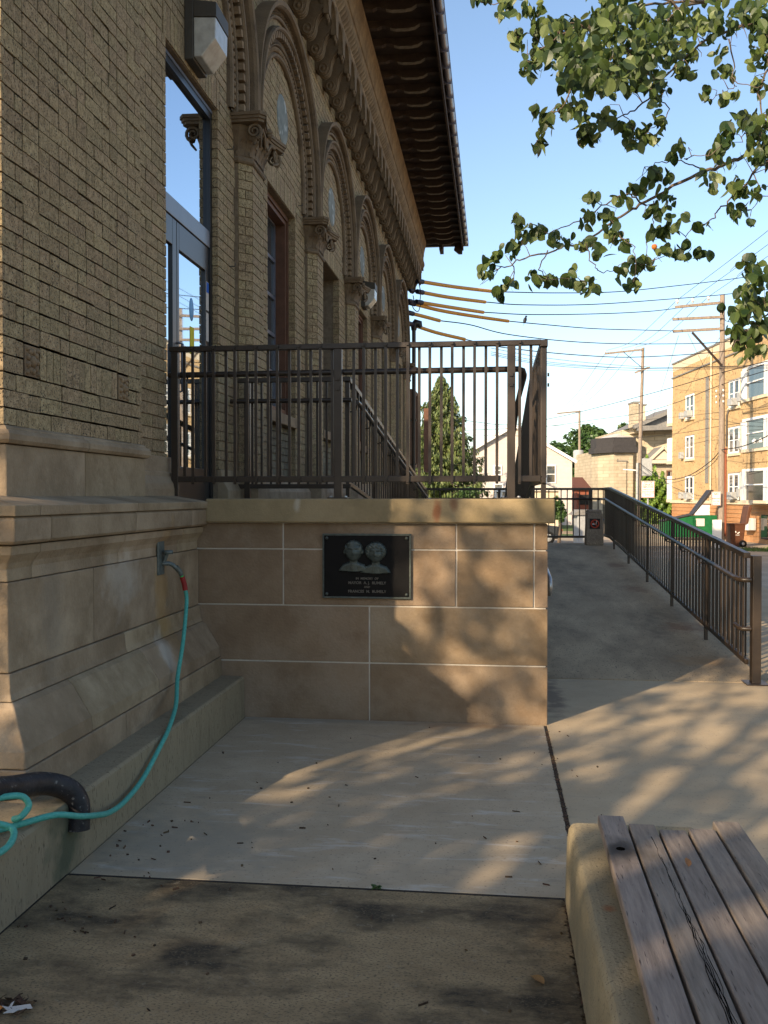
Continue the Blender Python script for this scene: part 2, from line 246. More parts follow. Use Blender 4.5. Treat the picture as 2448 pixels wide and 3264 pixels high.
# ------------------------------------------------------------------ mesh helpers
class MB:
    def __init__(s): s.v = []; s.f = []; s.t = []; s.sm = []; s.mi = []; s.m = 0
    def add(s, vs, fs, tint=None, smooth=False):
        o = len(s.v); s.v.extend([tuple(p) for p in vs]); tt = random.random() if tint is None else tint
        for f in fs: s.f.append(tuple(i+o for i in f)); s.t.append(tt); s.sm.append(smooth); s.mi.append(s.m)
        return s
    def box(s, x0, x1, y0, y1, z0, z1, tint=None, jit=0):
        vs = [(x, y, z) for x in (x0, x1) for y in (y0, y1) for z in (z0, z1)]
        if jit: vs = [(a+random.uniform(-jit, jit), b+random.uniform(-jit, jit), c+random.uniform(-jit, jit)) for a, b, c in vs]
        return s.add(vs, [(0, 1, 3, 2), (4, 6, 7, 5), (0, 4, 5, 1), (2, 3, 7, 6), (0, 2, 6, 4), (1, 5, 7, 3)], tint)
    def obox(s, c, ax, ay, az, tint=None):      # oriented box: centre and three half-axes
        c, ax, ay, az = map(Vector, (c, ax, ay, az))
        vs = [c+a*ax+b*ay+g*az for a in (-1, 1) for b in (-1, 1) for g in (-1, 1)]
        return s.add(vs, [(0, 1, 3, 2), (4, 6, 7, 5), (0, 4, 5, 1), (2, 3, 7, 6), (0, 2, 6, 4), (1, 5, 7, 3)], tint)
    def bar(s, a, b, w, h, up=(0, 0, 1)):       # rectangular bar from a to b
        a, b, up = Vector(a), Vector(b), Vector(up); d = (b-a); L = d.length/2; d.normalize(); sd = d.cross(up).normalized(); u = sd.cross(d)
        return s.obox((a+b)/2, d*L, sd*w/2, u*h/2)
    def tube(s, pts, r, n=8, cap=True, tint=None):
        pts = [Vector(p) for p in pts]; k = len(pts); rs = r if isinstance(r, (list, tuple)) else [r]*k
        ref = None; rings = []
        for i, p in enumerate(pts):
            d = (pts[min(i+1, k-1)]-pts[max(i-1, 0)]).normalized()
            if ref is None: ref = Vector((0, 0, 1)) if abs(d.z) < .9 else Vector((1, 0, 0))
            u = d.cross(ref).normalized(); w = u.cross(d).normalized(); ref = w
            rings += [p+(u*math.cos(2*math.pi*j/n)+w*math.sin(2*math.pi*j/n))*rs[i] for j in range(n)]
        fs = [(i*n+j, i*n+(j+1) % n, (i+1)*n+(j+1) % n, (i+1)*n+j) for i in range(k-1) for j in range(n)]
        s.add(rings, fs, tint, True)
        if cap: s.add(rings[:n], [tuple(range(n))[::-1]], tint); s.add(rings[-n:], [tuple(range(n))], tint)
        return s
    def prism(s, poly, a0, a1, axis='y', tint=None):    # polygon extruded along an axis; poly in the other two coordinates
        def P(p, a): return {'y': (p[0], a, p[1]), 'x': (a, p[0], p[1]), 'z': (p[0], p[1], a)}[axis]
        n = len(poly); vs = [P(p, a0) for p in poly]+[P(p, a1) for p in poly]
        return s.add(vs, [tuple(range(n)), tuple(range(2*n-1, n-1, -1))]+[(i, i+n, (i+1) % n+n, (i+1) % n) for i in range(n)], tint)
    def lathe(s, prof, c=(0, 0, 0), n=16, axis='z', tint=None):
        vs = []
        for r, h in prof:
            for j in range(n):
                a = 2*math.pi*j/n; x, y = r*math.cos(a), r*math.sin(a)
                p = {'z': (x, y, h), 'x': (h, x, y), 'y': (x, h, y)}[axis]; vs.append((p[0]+c[0], p[1]+c[1], p[2]+c[2]))
        k = len(prof); return s.add(vs, [(i*n+j, i*n+(j+1) % n, (i+1)*n+(j+1) % n, (i+1)*n+j) for i in range(k-1) for j in range(n)], tint, True)
    def mesh(s, name, mats):
        me = bpy.data.meshes.new(name); me.from_pydata(s.v, [], s.f); 
        for m in (mats if isinstance(mats, (list, tuple)) else [mats]): me.materials.append(m)
        a = me.attributes.new('tint', 'FLOAT', 'FACE'); a.data.foreach_set('value', s.t)
        me.polygons.foreach_set('use_smooth', s.sm); me.polygons.foreach_set('material_index', s.mi)
        bm = bmesh.new(); bm.from_mesh(me)
        if not getattr(s, 'raw', False): bmesh.ops.recalc_face_normals(bm, faces=bm.faces)
        bm.to_mesh(me); bm.free(); me.update(); return me
    def build(s, name, mats, parent=None, loc=(0, 0, 0), bevel=0, seg=2, kind=None, label=None):
        return inst(s.mesh(name, mats), name, parent, loc, bevel=bevel, seg=seg, kind=kind, label=label)
def inst(me, name, parent=None, loc=(0, 0, 0), rot=None, scale=None, bevel=0, seg=2, kind=None, label=None):
    o = bpy.data.objects.new(name, me); COL.objects.link(o); o.location = loc
    if rot: o.rotation_euler = rot
    if scale: o.scale = scale
    if parent:
        o.parent = parent
        if parent.name in WL: o.matrix_parent_inverse = WL[parent.name]
    if bevel:
        b = o.modifiers.new('bevel', 'BEVEL'); b.width = bevel; b.segments = seg; b.limit_method = 'ANGLE'; b.angle_limit = R(40)
    if kind: o['kind'] = kind
    if label: o['label'] = label
    return o
WL = {}
def wthing(name, label, cat, loc, group=None):      # Empty at the thing's base whose parts are given in world coordinates
    o = thing(name, label, cat, loc, 0, group); WL[o.name] = Matrix.Translation(-Vector(loc)); return o
def tag(o, label, cat, group=None):
    o['label'] = label; o['category'] = cat
    if group: o['group'] = group
    return o
def thing(name, label, cat, loc=(0, 0, 0), rz=0, group=None):
    o = bpy.data.objects.new(name, None); COL.objects.link(o); o.location = loc; o.rotation_euler = (0, 0, rz); o.empty_display_size = .2
    return tag(o, label, cat, group)
def struct(o): o['kind'] = 'structure'; return o
def text(name, body, size, mt, parent, loc, rot, depth=.001, align='CENTER', bold=False, sx=1):
    cu = bpy.data.curves.new(name, 'FONT'); cu.body = body; cu.size = size; cu.align_x = align; cu.align_y = 'CENTER'; cu.extrude = depth
    cu.space_line = 1.0
    if bold: cu.offset = size*.012
    t = bpy.data.objects.new('tmp', cu); COL.objects.link(t); bpy.context.view_layer.update()
    me = bpy.data.meshes.new_from_object(t.evaluated_get(bpy.context.evaluated_depsgraph_get())); me.materials.clear(); me.materials.append(mt); me.name = name
    bpy.data.objects.remove(t); return inst(me, name, parent, loc, rot, (sx, 1, 1))
# ================================================================== GROUND
g = MB()
ys = [-60, 9, 42, 60, 100, 200, 900]; xs = [-500, -60, 0, 60, 500]
for i in range(len(ys)-1):
    for j in range(len(xs)-1):
        g.add([(xs[j], ys[i], gz(ys[i])), (xs[j+1], ys[i], gz(ys[i])), (xs[j+1], ys[i+1], gz(ys[i+1])), (xs[j], ys[i+1], gz(ys[i+1]))], [(0, 1, 2, 3)])
struct(g.build('ground', M['lot']))
struct(MB().box(-2.6, 6.2, -6, 8.1, -.035, -.009).build('joint_ground', M['dirt']))
def slab(name, x0, x1, y0, y1, m, z=0): 
    return struct(MB().box(x0, x1, y0, y1, -.03, z).build(name, m, bevel=.006))
slab('path', -1.735, .338, 3.617, 6.346, M['conc'])
slab('path', -1.735, .272, -5, 3.603, M['concd'])
slab('path', .357, 6.0, 3.62, 7.99, M['concr'])
slab('path', .80, 6.0, -5, 3.60, M['concr'], .001)
slab('sidewalk', 2.30, 4.6, 8.01, 24, M['concr'], -.012)
M['fill'] = mat('joint_filler', (.022, .018, .013), (.04, .032, .024), 30, 1, .4, 80)
struct(MB().box(-1.735, .338, 3.6025, 3.6175, -.03, -.0015).build('joint_filler', M['fill'])); struct(MB().box(.3378, .3575, 3.618, 6.34, -.03, -.003).build('joint_filler', M['fill'])); struct(MB().box(-1.76, -1.733, -2, 3.6, -.03, .0015).build('joint_filler', M['fill']))
# street and grass beyond the lot
def strip(name, pts, m, z0=.006, kind='structure'):
    b = MB(); b.add([(p.x, p.y, gz(p.y)+z0) for p in pts], [tuple(range(len(pts)))]); o = b.build(name, m); o['kind'] = kind; return o
strip('verge', [rd(15.6, 38), rd(30, 38), rd(30, 41.5), rd(14.2, 41.5)], M['grass'])
strip('lawn', [rd(-6, 52), rd(12, 52), rd(12, 57), rd(-6, 57)], M['grass'])
strip('lawn', [rd(-20, 62), rd(14, 62), rd(20, 120), rd(-30, 120)], M['grass'])
strip('street', [rd(-40, 57.2), rd(16, 57.2), rd(17, 61.8), rd(-40, 61.8)], M['rampc'], .01)
# grass blades on the near verge
gb = MB(); gb.raw = True
for k in range(2600):
    p = rd(random.uniform(15.0, 24), random.uniform(38, 41.5)); z = gz(p.y); h = random.uniform(.05, .14); a = random.uniform(0, 6.28)
    gb.add([(p.x-.02*math.cos(a), p.y-.02*math.sin(a), z), (p.x+.02*math.cos(a), p.y+.02*math.sin(a), z), (p.x+random.uniform(-.05, .05), p.y+random.uniform(-.05, .05), z+h)], [(0, 1, 2)])
gb.build('grass', M['grass'], kind='stuff')

# ================================================================== RAMPS AND TERRACE
YW, XW = 6.35, .36; L0, L1 = 17.2, 18.45        # front wall plane, its right end, landing
LZ = .64
def lramp(y): return 0 if y < 8 else min(LZ, (y-8)/(L0-8)*LZ)
def uramp(y): return 1.53 if y < 8.3 else max(LZ, 1.53-(y-8.3)/(L0-8.3)*(1.53-LZ))
b = MB(); b.add([(.45, 8, -.03), (2.34, 8, -.03), (.45, 8, .003), (2.34, 8, .003), (.45, L0, -.5), (2.34, L0, -.5), (.45, L0, LZ), (2.34, L0, LZ)],
    [(0, 1, 3, 2), (2, 3, 7, 6), (4, 5, 7, 6), (0, 2, 6, 4), (1, 3, 7, 5)])
struct(b.build('ramp', M['rampc']))
struct(MB().box(-1.4, 2.34, L0+.01, L1, -.6, LZ).build('landing', M['rampc'], bevel=.01))
b = MB(); b.add([(-1.34, 8.32, 1.0), (.30, 8.32, 1.0), (-1.34, 8.32, 1.5), (.30, 8.32, 1.5), (-1.34, L0, 0), (.30, L0, 0), (-1.34, L0, LZ-.004), (.30, L0, LZ-.004)],
    [(0, 1, 3, 2), (2, 3, 7, 6), (4, 5, 7, 6), (0, 2, 6, 4), (1, 3, 7, 5)])
struct(b.build('ramp', M['rampc']))
struct(MB().box(-2.34, .30, 6.50, 8.31, 1.2, 1.50).build('terrace_floor', M['rampc']))

tw = wthing('terrace_wall', 'brown limestone block wall carrying a dark plaque, railing on its coping', 'stone wall', (-.85, YW, 0))
MB().box(-2.3, XW-.012, YW+.010, YW+.17, -.02, 1.37).build('mortar_bed', M['joint'], tw)
zr = [(-.02, .392), (.402, .786), (.796, 1.178), (1.188, 1.362)]
J = [[-2.2, -.855, XW], [-2.2, -.855, XW], [-2.2, -1.462, -.255, .27, XW], [-2.2, -1.462, -.255, .27, XW]]
for (z0, z1), js in zip(zr, J):
    for a, c in zip(js[:-1], js[1:]):
        MB().box(a+(.005 if a > -2 else 0), c-(.005 if c < XW else 0), YW+random.uniform(0, .002), YW+.12, z0, z1, jit=.001).build('stone_block', M['wallstone'], tw, bevel=.004)
for j, (z0, z1) in enumerate(zr):       # blocks of the wall's ramp side
    ya = YW+.13
    while ya < 17.0:
        L = (1.25, 1.1)[j % 2]; yb = min(ya+L, 17.1); zt = min(z1, uramp(yb)-.17)
        if zt > z0+.03: MB().box(XW-.10, XW-.001, ya+.004, yb-.004, z0, zt).build('stone_block', M['wallstone'], tw, bevel=.004)
        ya = yb
b = MB(); 
b.add([(-.0, YW+.18, 0), (XW-.01, YW+.18, 0), (-.0, YW+.18, 1.37), (XW-.01, YW+.18, 1.37), (-.0, 8.3, 0), (XW-.01, 8.3, 0), (-.0, 8.3, 1.37), (XW-.01, 8.3, 1.37), (-.0, L0, -.5), (XW-.01, L0, -.5), (-.0, L0, LZ-.16), (XW-.01, L0, LZ-.16)],
   [(0, 1, 3, 2), (2, 3, 7, 6), (6, 7, 11, 10), (1, 5, 7, 3), (5, 9, 11, 7), (0, 2, 6, 4), (4, 6, 10, 8), (8, 10, 11, 9)])
b.build('wall_core', M['wallstone'], tw)
MB().box(-1.40, -1.36, 8.35, L0, -.5, .6).build('inner_wall', M['wallstone'], tw)
b = MB(); b.add([(-1.40, 8.33, 1.4), (-1.34, 8.33, 1.4), (-1.40, 8.33, 1.5), (-1.34, 8.33, 1.5), (-1.40, L0, .4), (-1.34, L0, .4), (-1.40, L0, LZ), (-1.34, L0, LZ)], [(0, 1, 3, 2), (2, 3, 7, 6), (4, 5, 7, 6), (0, 2, 6, 4), (1, 3, 7, 5)])
b.build('inner_kerb', M['rampc'], tw)
cx = [-2.01, -.86, .05, .405]
cp = MB()
cop = MB(); cop.box(-2.005, .405, YW-.05, YW+.30, 1.368, 1.534); cop.build('coping', M['coping'], tw, bevel=.012, seg=3)
b = MB(); z8 = 1.534
b.add([(.02, YW+.30, 1.37), (.40, YW+.30, 1.37), (.02, YW+.30, z8), (.40, YW+.30, z8), (.02, 8.3, 1.37), (.40, 8.3, 1.37), (.02, 8.3, z8), (.40, 8.3, z8), (.02, L0, LZ-.17), (.40, L0, LZ-.17), (.02, L0, LZ+.003), (.40, L0, LZ+.003)],
   [(0, 1, 3, 2), (2, 3, 7, 6), (6, 7, 11, 10), (1, 5, 7, 3), (5, 9, 11, 7), (0, 2, 6, 4), (4, 6, 10, 8), (8, 10, 11, 9), (0, 1, 5, 4), (4, 5, 9, 8)])
b.build('side_coping', M['coping'], tw)

# ---------------------------------------------------------------- memorial plaque
pq = wthing('memorial_plaque', 'dark bronze plaque with two relief busts screwed to the terrace wall', 'plaque', (-.87, YW, .84))
px0, px1, pz0, pz1, py = -1.18, -.565, .845, 1.292, YW-.018
MB().box(px0+.012, px1-.012, py, YW+.004, pz0+.012, pz1-.012).build('plate', M['plaque'], pq)
b = MB()
for x0, x1, z0, z1 in ((px0, px1, pz1-.013, pz1), (px0, px1, pz0, pz0+.013), (px0, px0+.011, pz0+.013, pz1-.013), (px1-.011, px1, pz0+.013, pz1-.013)): b.box(x0, x1, py-.006, YW+.004, z0, z1)
b.build('border', M['verd'], pq, bevel=.002)
for x in (px0+.03, px1-.03):
    for z in (pz0+.03, pz1-.03):
        MB().lathe([(0, -.012), (.007, -.011), (.011, -.004), (.011, .002)], (x, py, z), 12, 'y').build('screw', M['verd'], pq)
def bust(cx, cz, sc, woman):
    v = []; f = []; NX, NZ = 56, 64; hw, hh = .105*sc, .134*sc; idx = {}
    def G(x, z, a, c, sx, sz): return math.exp(-((x-a)/sx)**2-((z-c)/sz)**2)
    def H(x, z):       # x,z in head units: head centre 0,.35 ; shoulders below
        h = 0
        sx_ = x; x = x/1.42
        ex = (x/.34)**2+((z-.36)/(.46 if not woman else .43))**2
        if ex < 1: h = max(h, .55*math.sqrt(1-ex)+.12)
        if woman:
            eh = (x/.44)**2+((z-.45)/.42)**2
            if eh < 1 and (z > .62-abs(x)*.3 or abs(x) > .27): h = max(h, .34*math.sqrt(1-eh)+.28+.05*math.sin(x*38+z*17)*math.sin(z*31))
        else:
            eh = (x/.37)**2+((z-.46)/.40)**2
            if eh < 1 and (z > .66 or (abs(x) > .29 and z > .38)): h = max(h, .36*math.sqrt(1-eh)+.22+.02*math.sin(x*50))
            for sgn in (-1, 1):
                if ((x-sgn*.36)/.06)**2+((z-.33)/.11)**2 < 1: h = max(h, .2)
        if ex < 1 and z < .66:
            h += .10*G(x, z, 0, .30, .06, .13)-.10*G(x, z, -.14, .42, .09, .05)-.10*G(x, z, .14, .42, .09, .05)
            h += .05*G(x, z, -.15, .50, .10, .025)+.05*G(x, z, .15, .50, .10, .025)+.045*G(x, z, -.14, .42, .05, .025)+.045*G(x, z, .14, .42, .05, .025)
            h += -.05*G(x, z, 0, .135, .13, .018)+.035*G(x, z, 0, .165, .10, .02)+.035*G(x, z, 0, .10, .09, .02)+.05*G(x, z, 0, -.02, .1, .06)
            h += .03*G(x, z, -.2, .25, .08, .08)+.03*G(x, z, .2, .25, .08, .08)
        if abs(x) < .17 and -.35 < z < .1: h = max(h, .25)
        x = sx_
        top = -.10-abs(abs(x)-.1)*.28-.25*max(0, abs(x)-.62)**1.2*4
        if z < top and z > -.58+.06*x*x and abs(x) < .95:
            h = max(h, .26*min(1, (top-z)/.12)**.5*(1-.35*abs(x))+.04)
            h -= .04*G(abs(x)-.02, z, .12+(-.12-z)*.25, z, .025, 1)
        return h
    for j in range(NZ+1):
        for i in range(NX+1):
            x = -1+2*i/NX; z = -.62+1.5*j/NZ; h = H(x, z)
            v.append((cx+x*hw*1.0, py-.004-h*.046*sc if h > 0 else py+.002, cz+z*hh)); idx[(i, j)] = h
    n = NX+1
    for j in range(NZ):
        for i in range(NX):
            if max(idx[(i, j)], idx[(i+1, j)], idx[(i, j+1)], idx[(i+1, j+1)]) > 0: f.append((j*n+i, j*n+i+1, (j+1)*n+i+1, (j+1)*n+i))
    return MB().add(v, f, smooth=True).build('relief_bust', M['bustm'], pq, label='relief bust of a woman with full hair' if woman else 'relief bust of a man in a jacket')
bust(-.962, 1.118, 1.12, False); bust(-.808, 1.105, 1.12, True)
for body, z, sz in (('IN  MEMORY  OF', .983, .021), ('MAYOR  A. J.  RUMELY', .953, .0265), ('AND', .925, .019), ('FRANCES  M.  RUMELY', .894, .0265)):
    text('inscription', body, sz, M['plettr'], pq, (-.868, py-.003, z), (math.pi/2, 0, 0), .002, bold=True)

# ================================================================== RAILINGS
RA = M['rail']
balmesh = {}
def flatbal(h, w=.020, t=.010):
    k = round(h, 3)
    if k not in balmesh: balmesh[k] = MB().box(-w/2, w/2, -t/2, t/2, 0, h).mesh('baluster', RA)
    return balmesh[k]
def balh(h):  # baluster running along Y (thin in x)
    k = ('y', round(h, 3))
    if k not in balmesh: balmesh[k] = MB().box(-.006, .006, -.010, .010, 0, h).mesh('baluster', RA)
    return balmesh[k]
def bolts(par, p, n, r=.009):
    for q in p:
        q = Vector(q); nn = Vector(n); MB().obox(q+nn*.006, nn*.006, nn.cross(Vector((0, 0, 1)))*r, Vector((0, 0, r))).build('bolt', RA, par)
PM = {}
def post(parent, x, y, z0, z1, w=.055, plate=True):
    b = MB(); b.box(x-w/2, x+w/2, y-w/2, y+w/2, z0, z1)
    o = b.build('post', RA, parent, bevel=.003)
    if plate:
        c = MB(); c.box(x-w*1.25, x+w*1.25, y-w*1.1, y+w*1.1, z0-.001, z0+.009); c.m = 1
        for sx in (-1, 1): c.lathe([(.012, z0+.009), (.012, z0+.018), (0, z0+.02)], (x+sx*w*.95, y, 0), 6)
        c.build('base_plate', [RA, M['steel']], o, bevel=.002)
    return o
# front guard on the terrace coping
fr = wthing('guard_railing', 'dark bronze metal railing standing on the terrace wall coping, nearest', 'railing', (-.95, 6.42, 1.534))
YF = 6.42; ZT, ZB = 2.61, 1.67
MB().box(-2.30, .315, YF-.022, YF+.022, ZT-.032, ZT+.005).build('top_rail', RA, fr, bevel=.004)
MB().box(-2.27, .045, YF-.016, YF+.016, ZB-.02, ZB+.022).build('bottom_rail', RA, fr, bevel=.003)
MB().box(.17, .315, YF-.016, YF+.016, ZB-.02, ZB+.022).build('bottom_rail', RA, fr, bevel=.003)
post(fr, -2.262, YF+.005, 1.534, ZT-.035, .05, False); post(fr, -1.085, YF+.01, 1.534, ZT-.03); post(fr, .115, YF+.01, 1.534, ZT-.03)
k = 0; x = -2.20
while x < .30:
    if abs(x+1.085) > .035 and abs(x-.115) > .035:
        fy = -.028 if k % 2 else .018
        z0, z1 = (ZB-.035, ZT+.0) if k % 2 else (ZB+.02, ZT-.03)
        bal = inst(flatbal(z1-z0), 'baluster', fr, (x, YF+fy, z0))
        if k % 2:
            bolts(bal, [(0, -.006, .022), (0, -.006, z1-z0-.012)], (0, -1, 0), .0085)
    k += 1; x += .0765
bolts(fr, [(.115, YF-.018, 2.31), (.115, YF-.018, 2.38), (-1.085, YF-.018, 2.30), (-1.085, YF-.018, 2.37)], (0, -1, 0), .011)
hr = MB(); hr.tube([(-2.34, YF+.085, 2.425), (.16, YF+.085, 2.43), (.195, YF+.09, 2.42), (.205, YF+.13, 2.395), (.205, YF+.2, 2.385), (.205, 8.3, 2.385), (.205, L0-.2, LZ+.87), (.205, L0+.2, LZ+.86)], .021, 10)
hr.build('handrail', RA, fr)
for x in (-2.2, -1.085, .115): MB().tube([(x, YF+.03, 2.36), (x, YF+.07, 2.365), (x, YF+.085, 2.405)], .008, 6).build('bracket', RA, fr)

def slope_rail(name, label, X, y0, y1, y2, y3, zf, hand=0, step=.115, posts=(), top=1.075, group=None, bot=.13, hh=.86, base=None, thick=.05):
    """railing along Y at X: level y0-y1, sloping y1-y2, level y2-y3, over the floor height zf(y)"""
    t = wthing(name, label, 'railing', (X, (y0+y3)/2, zf((y0+y3)/2)), group)
    nodes = [y for y in (y0, y1, y2, y3)]; nodes = sorted(set(nodes))
    for nm, dz, w, h in (('top_rail', top-.02, thick, .045), ('bottom_rail', bot, .032, .042)):
        b = MB()
        for a, c in zip(nodes[:-1], nodes[1:]): b.bar((X, a, zf(a)+dz), (X, c, zf(c)+dz), w, h)
        b.build(nm, RA, t, bevel=.004)
    y = y0+.05
    k_ = 0
    while y < y3:
        inst(balh(top-bot-.06), 'baluster', t, (X+(.020 if k_ % 2 else -.020), y, zf(y)+bot+.02)); y += step; k_ += 1
    for y in posts: post(t, X+(.0), y, zf(y)-.02, zf(y)+top-.04, .034)
    if hand:
        b = MB(); hx = X+hand*.085; pts = [(hx, y, zf(y)+hh) for y in nodes]
        b.tube(pts, .021, 10); b.build('handrail', RA, t)
        for y in list(posts)+[(p+q)/2 for p, q in zip(posts[:-1], posts[1:])]:
            MB().tube([(X+hand*.02, y, zf(y)+hh-.085), (X+hand*.07, y, zf(y)+hh-.075), (hx, y, zf(y)+hh-.02)], .008, 6).build('bracket', RA, t)
    return t
slope_rail('ramp_railing', 'dark railing sloping down the near side of the upper ramp, behind corner post', .335, 6.40, 8.3, L0, 17.6, uramp, 0, .09, (6.44, 8.2, 10.2, 12.2, 14.2, 16.2), top=1.08)
bolts(fr, [(.36, 6.44, 2.31), (.36, 6.44, 2.38)], (1, 0, 0), .011)
slope_rail('ramp_railing', 'dark railing sloping away along the building side of the upper ramp', -1.30, 8.2, 8.35, L0, 17.6, uramp, 1, .1, (8.22, 10.1, 12.0, 13.9, 15.8, 17.4), top=1.08)
lr = slope_rail('ramp_railing', 'long dark railing down the outer edge of the lower ramp, handrail inside', 2.11, 8.08, 8.09, L0+.2, 18.35, lambda y: lramp(y-.1), -1, .076, (9.6, 11.4, 13.2, 15.0, 16.8), top=1.075, bot=.16)
MB().box(2.115, 2.185, 7.93, 8.02, -.0, 1.06).build('post', RA, lr, bevel=.004)
MB().box(2.06, 2.24, 7.87, 8.08, 0, .010).build('base_plate', RA, lr, bevel=.002)
MB().tube([(2.025, 8.12, .865), (2.025, 7.99, .86), (2.05, 7.96, .86), (2.11, 7.96, .86)], .021, 10).build('handrail_return', RA, lr)
MB().tube([(2.025, 8.14, .47), (2.025, 7.99, .455), (2.05, 7.96, .455), (2.11, 7.96, .455)], .019, 10).build('handrail_return', RA, lr)
# inner handrail of the lower ramp on the terrace wall
ih = wthing('wall_handrail', 'short rounded end of a metal handrail poking out past the wall corner', 'handrail', (.36, 12, .9))
MB().tube([(.47, 8.2, .70), (.47, 8.0, .72), (.47, 7.92, .79), (.47, 7.98, .85), (.47, 8.4, .88), (.47, L0, LZ+.86)], .021, 10).build('handrail', M['steel'], ih)
for y in (8.6, 10.4, 12.2, 14, 15.8): MB().tube([(.35, y, lramp(y)+.78), (.44, y, lramp(y)+.79), (.47, y, lramp(y)+.84)], .008, 6).build('bracket', RA, ih)
# back railing across the terrace
br = wthing('terrace_railing', 'dark railing across the back of the terrace in front of the first window', 'railing', (-1.8, 8.25, 1.5))
MB().box(-2.30, -1.27, 8.18, 8.225, 2.575, 2.615).build('top_rail', RA, br, bevel=.004)
MB().box(-2.30, -1.27, 8.19, 8.22, 1.62, 1.66).build('bottom_rail', RA, br, bevel=.003)
MB().tube([(-2.42, 8.12, 2.40), (-1.25, 8.12, 2.40)], .021, 10).build('handrail', RA, br)
MB().box(-2.24, -2.19, 8.18, 8.23, 1.5, 2.57).build('post', RA, br)
x = -2.17
while x < -1.33: inst(flatbal(.93), 'baluster', br, (x, 8.205, 1.65)); x += .085
# fence across the landing
lf = wthing('landing_railing', 'low dark picket railing closing off the far end of the ramp landing', 'railing', (.5, 18.38, LZ))
MB().box(-1.36, 2.11, 18.36, 18.405, LZ+1.03, LZ+1.075).build('top_rail', RA, lf, bevel=.004)
MB().box(-1.36, 2.11, 18.365, 18.40, LZ+.10, LZ+.145).build('bottom_rail', RA, lf, bevel=.003)
MB().tube([(-1.30, 18.28, LZ+.86), (1.92, 18.28, LZ+.86), (2.02, 18.2, LZ+.86), (2.02, 17.4, LZ+.86)], .021, 10).build('handrail', RA, lf)
x = -1.3
while x < 2.08: inst(flatbal(.90), 'baluster', lf, (x, 18.382, LZ+.14)); x += .118
for x in (-1.34, .1, 1.85): post(lf, x, 18.38, LZ, LZ+1.04, .05)

# ================================================================== TRASH CAN / ASH URN
tc_ = wthing('litter_bin', 'square exposed-aggregate concrete litter bin with a no smoking sign', 'litter bin', (1.96, 17.75, LZ))
def frus(b, cx, cy, z0, z1, w0, w1):
    b.add([(cx+sx*w*.5, cy+sy*w*.5, z) for z, w in ((z0, w0), (z1, w1)) for sx, sy in ((-1, -1), (1, -1), (1, 1), (-1, 1))], [(0, 1, 2, 3), (4, 7, 6, 5), (0, 4, 5, 1), (1, 5, 6, 2), (2, 6, 7, 3), (3, 7, 4, 0)])
bx, by = 1.86, 17.75
b = MB(); frus(b, bx, by, LZ+.0, LZ+.60, .33, .285); b.build('body', M['agg'], tc_, bevel=.02, seg=3)
b = MB(); frus(b, bx, by, LZ+.60, LZ+.66, .27, .25); b.build('lid', M['agg'], tc_, bevel=.015)
sy = by-.158
MB().obox((bx, sy, LZ+.40), (.095, 0, 0), (0, .004, 0), (0, -.001, .095)).build('sign', M['signblack'], tc_)
def ring(cx, cy, cz, r0, r1, y, n=32):
    b = MB()
    for i in range(n):
        a, c = 2*math.pi*i/n, 2*math.pi*(i+1)/n
        b.add([(cx+r*math.cos(t), y, cz+r*math.sin(t)) for r, t in ((r0, a), (r1, a), (r1, c), (r0, c))], [(0, 1, 2, 3)])
    return b
sg = ring(bx, 0, LZ+.40, .060, .080, sy-.007); sg.obox((bx, sy-.007, LZ+.40), (.048, 0, -.048), (0, .0008, 0), (.006, 0, .006)); sg.build('prohibition_ring', M['signred'], tc_)
MB().obox((bx-.012, sy-.0055, LZ+.395), (.038, 0, 0), (0, .0006, 0), (0, 0, .0085)).build('cigarette_print', M['signwhite'], tc_)
MB().tube([(bx+.03, sy-.006, LZ+.408), (bx+.022, sy-.006, LZ+.43), (bx+.04, sy-.006, LZ+.445), (bx+.028, sy-.006, LZ+.462)], .005, 5).build('smoke_print', M['signwhite'], tc_)

# ================================================================== SEAT WALL + BENCH
sw = MB()
prof = [(.272, -.03), (.280, .24), (.286, .278), (.298, .298), (.325, .302), (.74, .302), (.76, .29), (.775, .2), (.78, -.03)]
sw.prism(prof, -1.5, 3.60, 'y'); o = sw.build('seat_wall', M['seatwall'], bevel=.008); tag(o, 'low pale concrete seat wall at bottom right under the wooden bench slats', 'low wall')
bn = wthing('wooden_bench', 'weathered grey timber bench slats fixed on top of the low concrete wall', 'bench', (.6, 1.5, .30))
ends = [3.40, 3.325, 3.285, 3.30, 3.385]; xx = .375
for i in range(5):
    x0 = xx+i*.0985; x1 = x0+.0895
    # centre lines fan slightly towards the camera
    b = MB(); N = 14; z0, z1 = .362, .400
    n = []
    for k in range(N+1):
        y = ends[i]-k*(ends[i]+1.2)/N; dx = -(3.4-y)*.018+math.sin(y*3+i)*.0012; dz = math.sin(y*2.1+i*2)*.0015
        n += [(x0+dx, y, z0+dz), (x1+dx, y, z0+dz), (x1+dx, y, z1+dz), (x0+dx, y, z1+dz)]
    f = [(0, 1, 2, 3), tuple(4*N+q for q in (3, 2, 1, 0))]
    for k in range(N):
        for q in range(4): a = 4*k+q; c = 4*k+(q+1) % 4; f.append((a, c, c+4, a+4))
    b.add(n, f); b.build('slat', M['wood'], bn, bevel=.005, seg=3)
b = MB()
for y in (2.9, 1.4, -.2): b.box(.40, .85, y-.03, y+.03, .302, .361)
b.build('bearer', M['rail'], bn)
MB().tube([(.412, 3.08, .385), (.412, 3.08, .4012)], [.014, .015], 10).build('bolt_hole', mat('dark_hole', (.006, .005, .004), bump=0, rough=1, spec=0), bn)

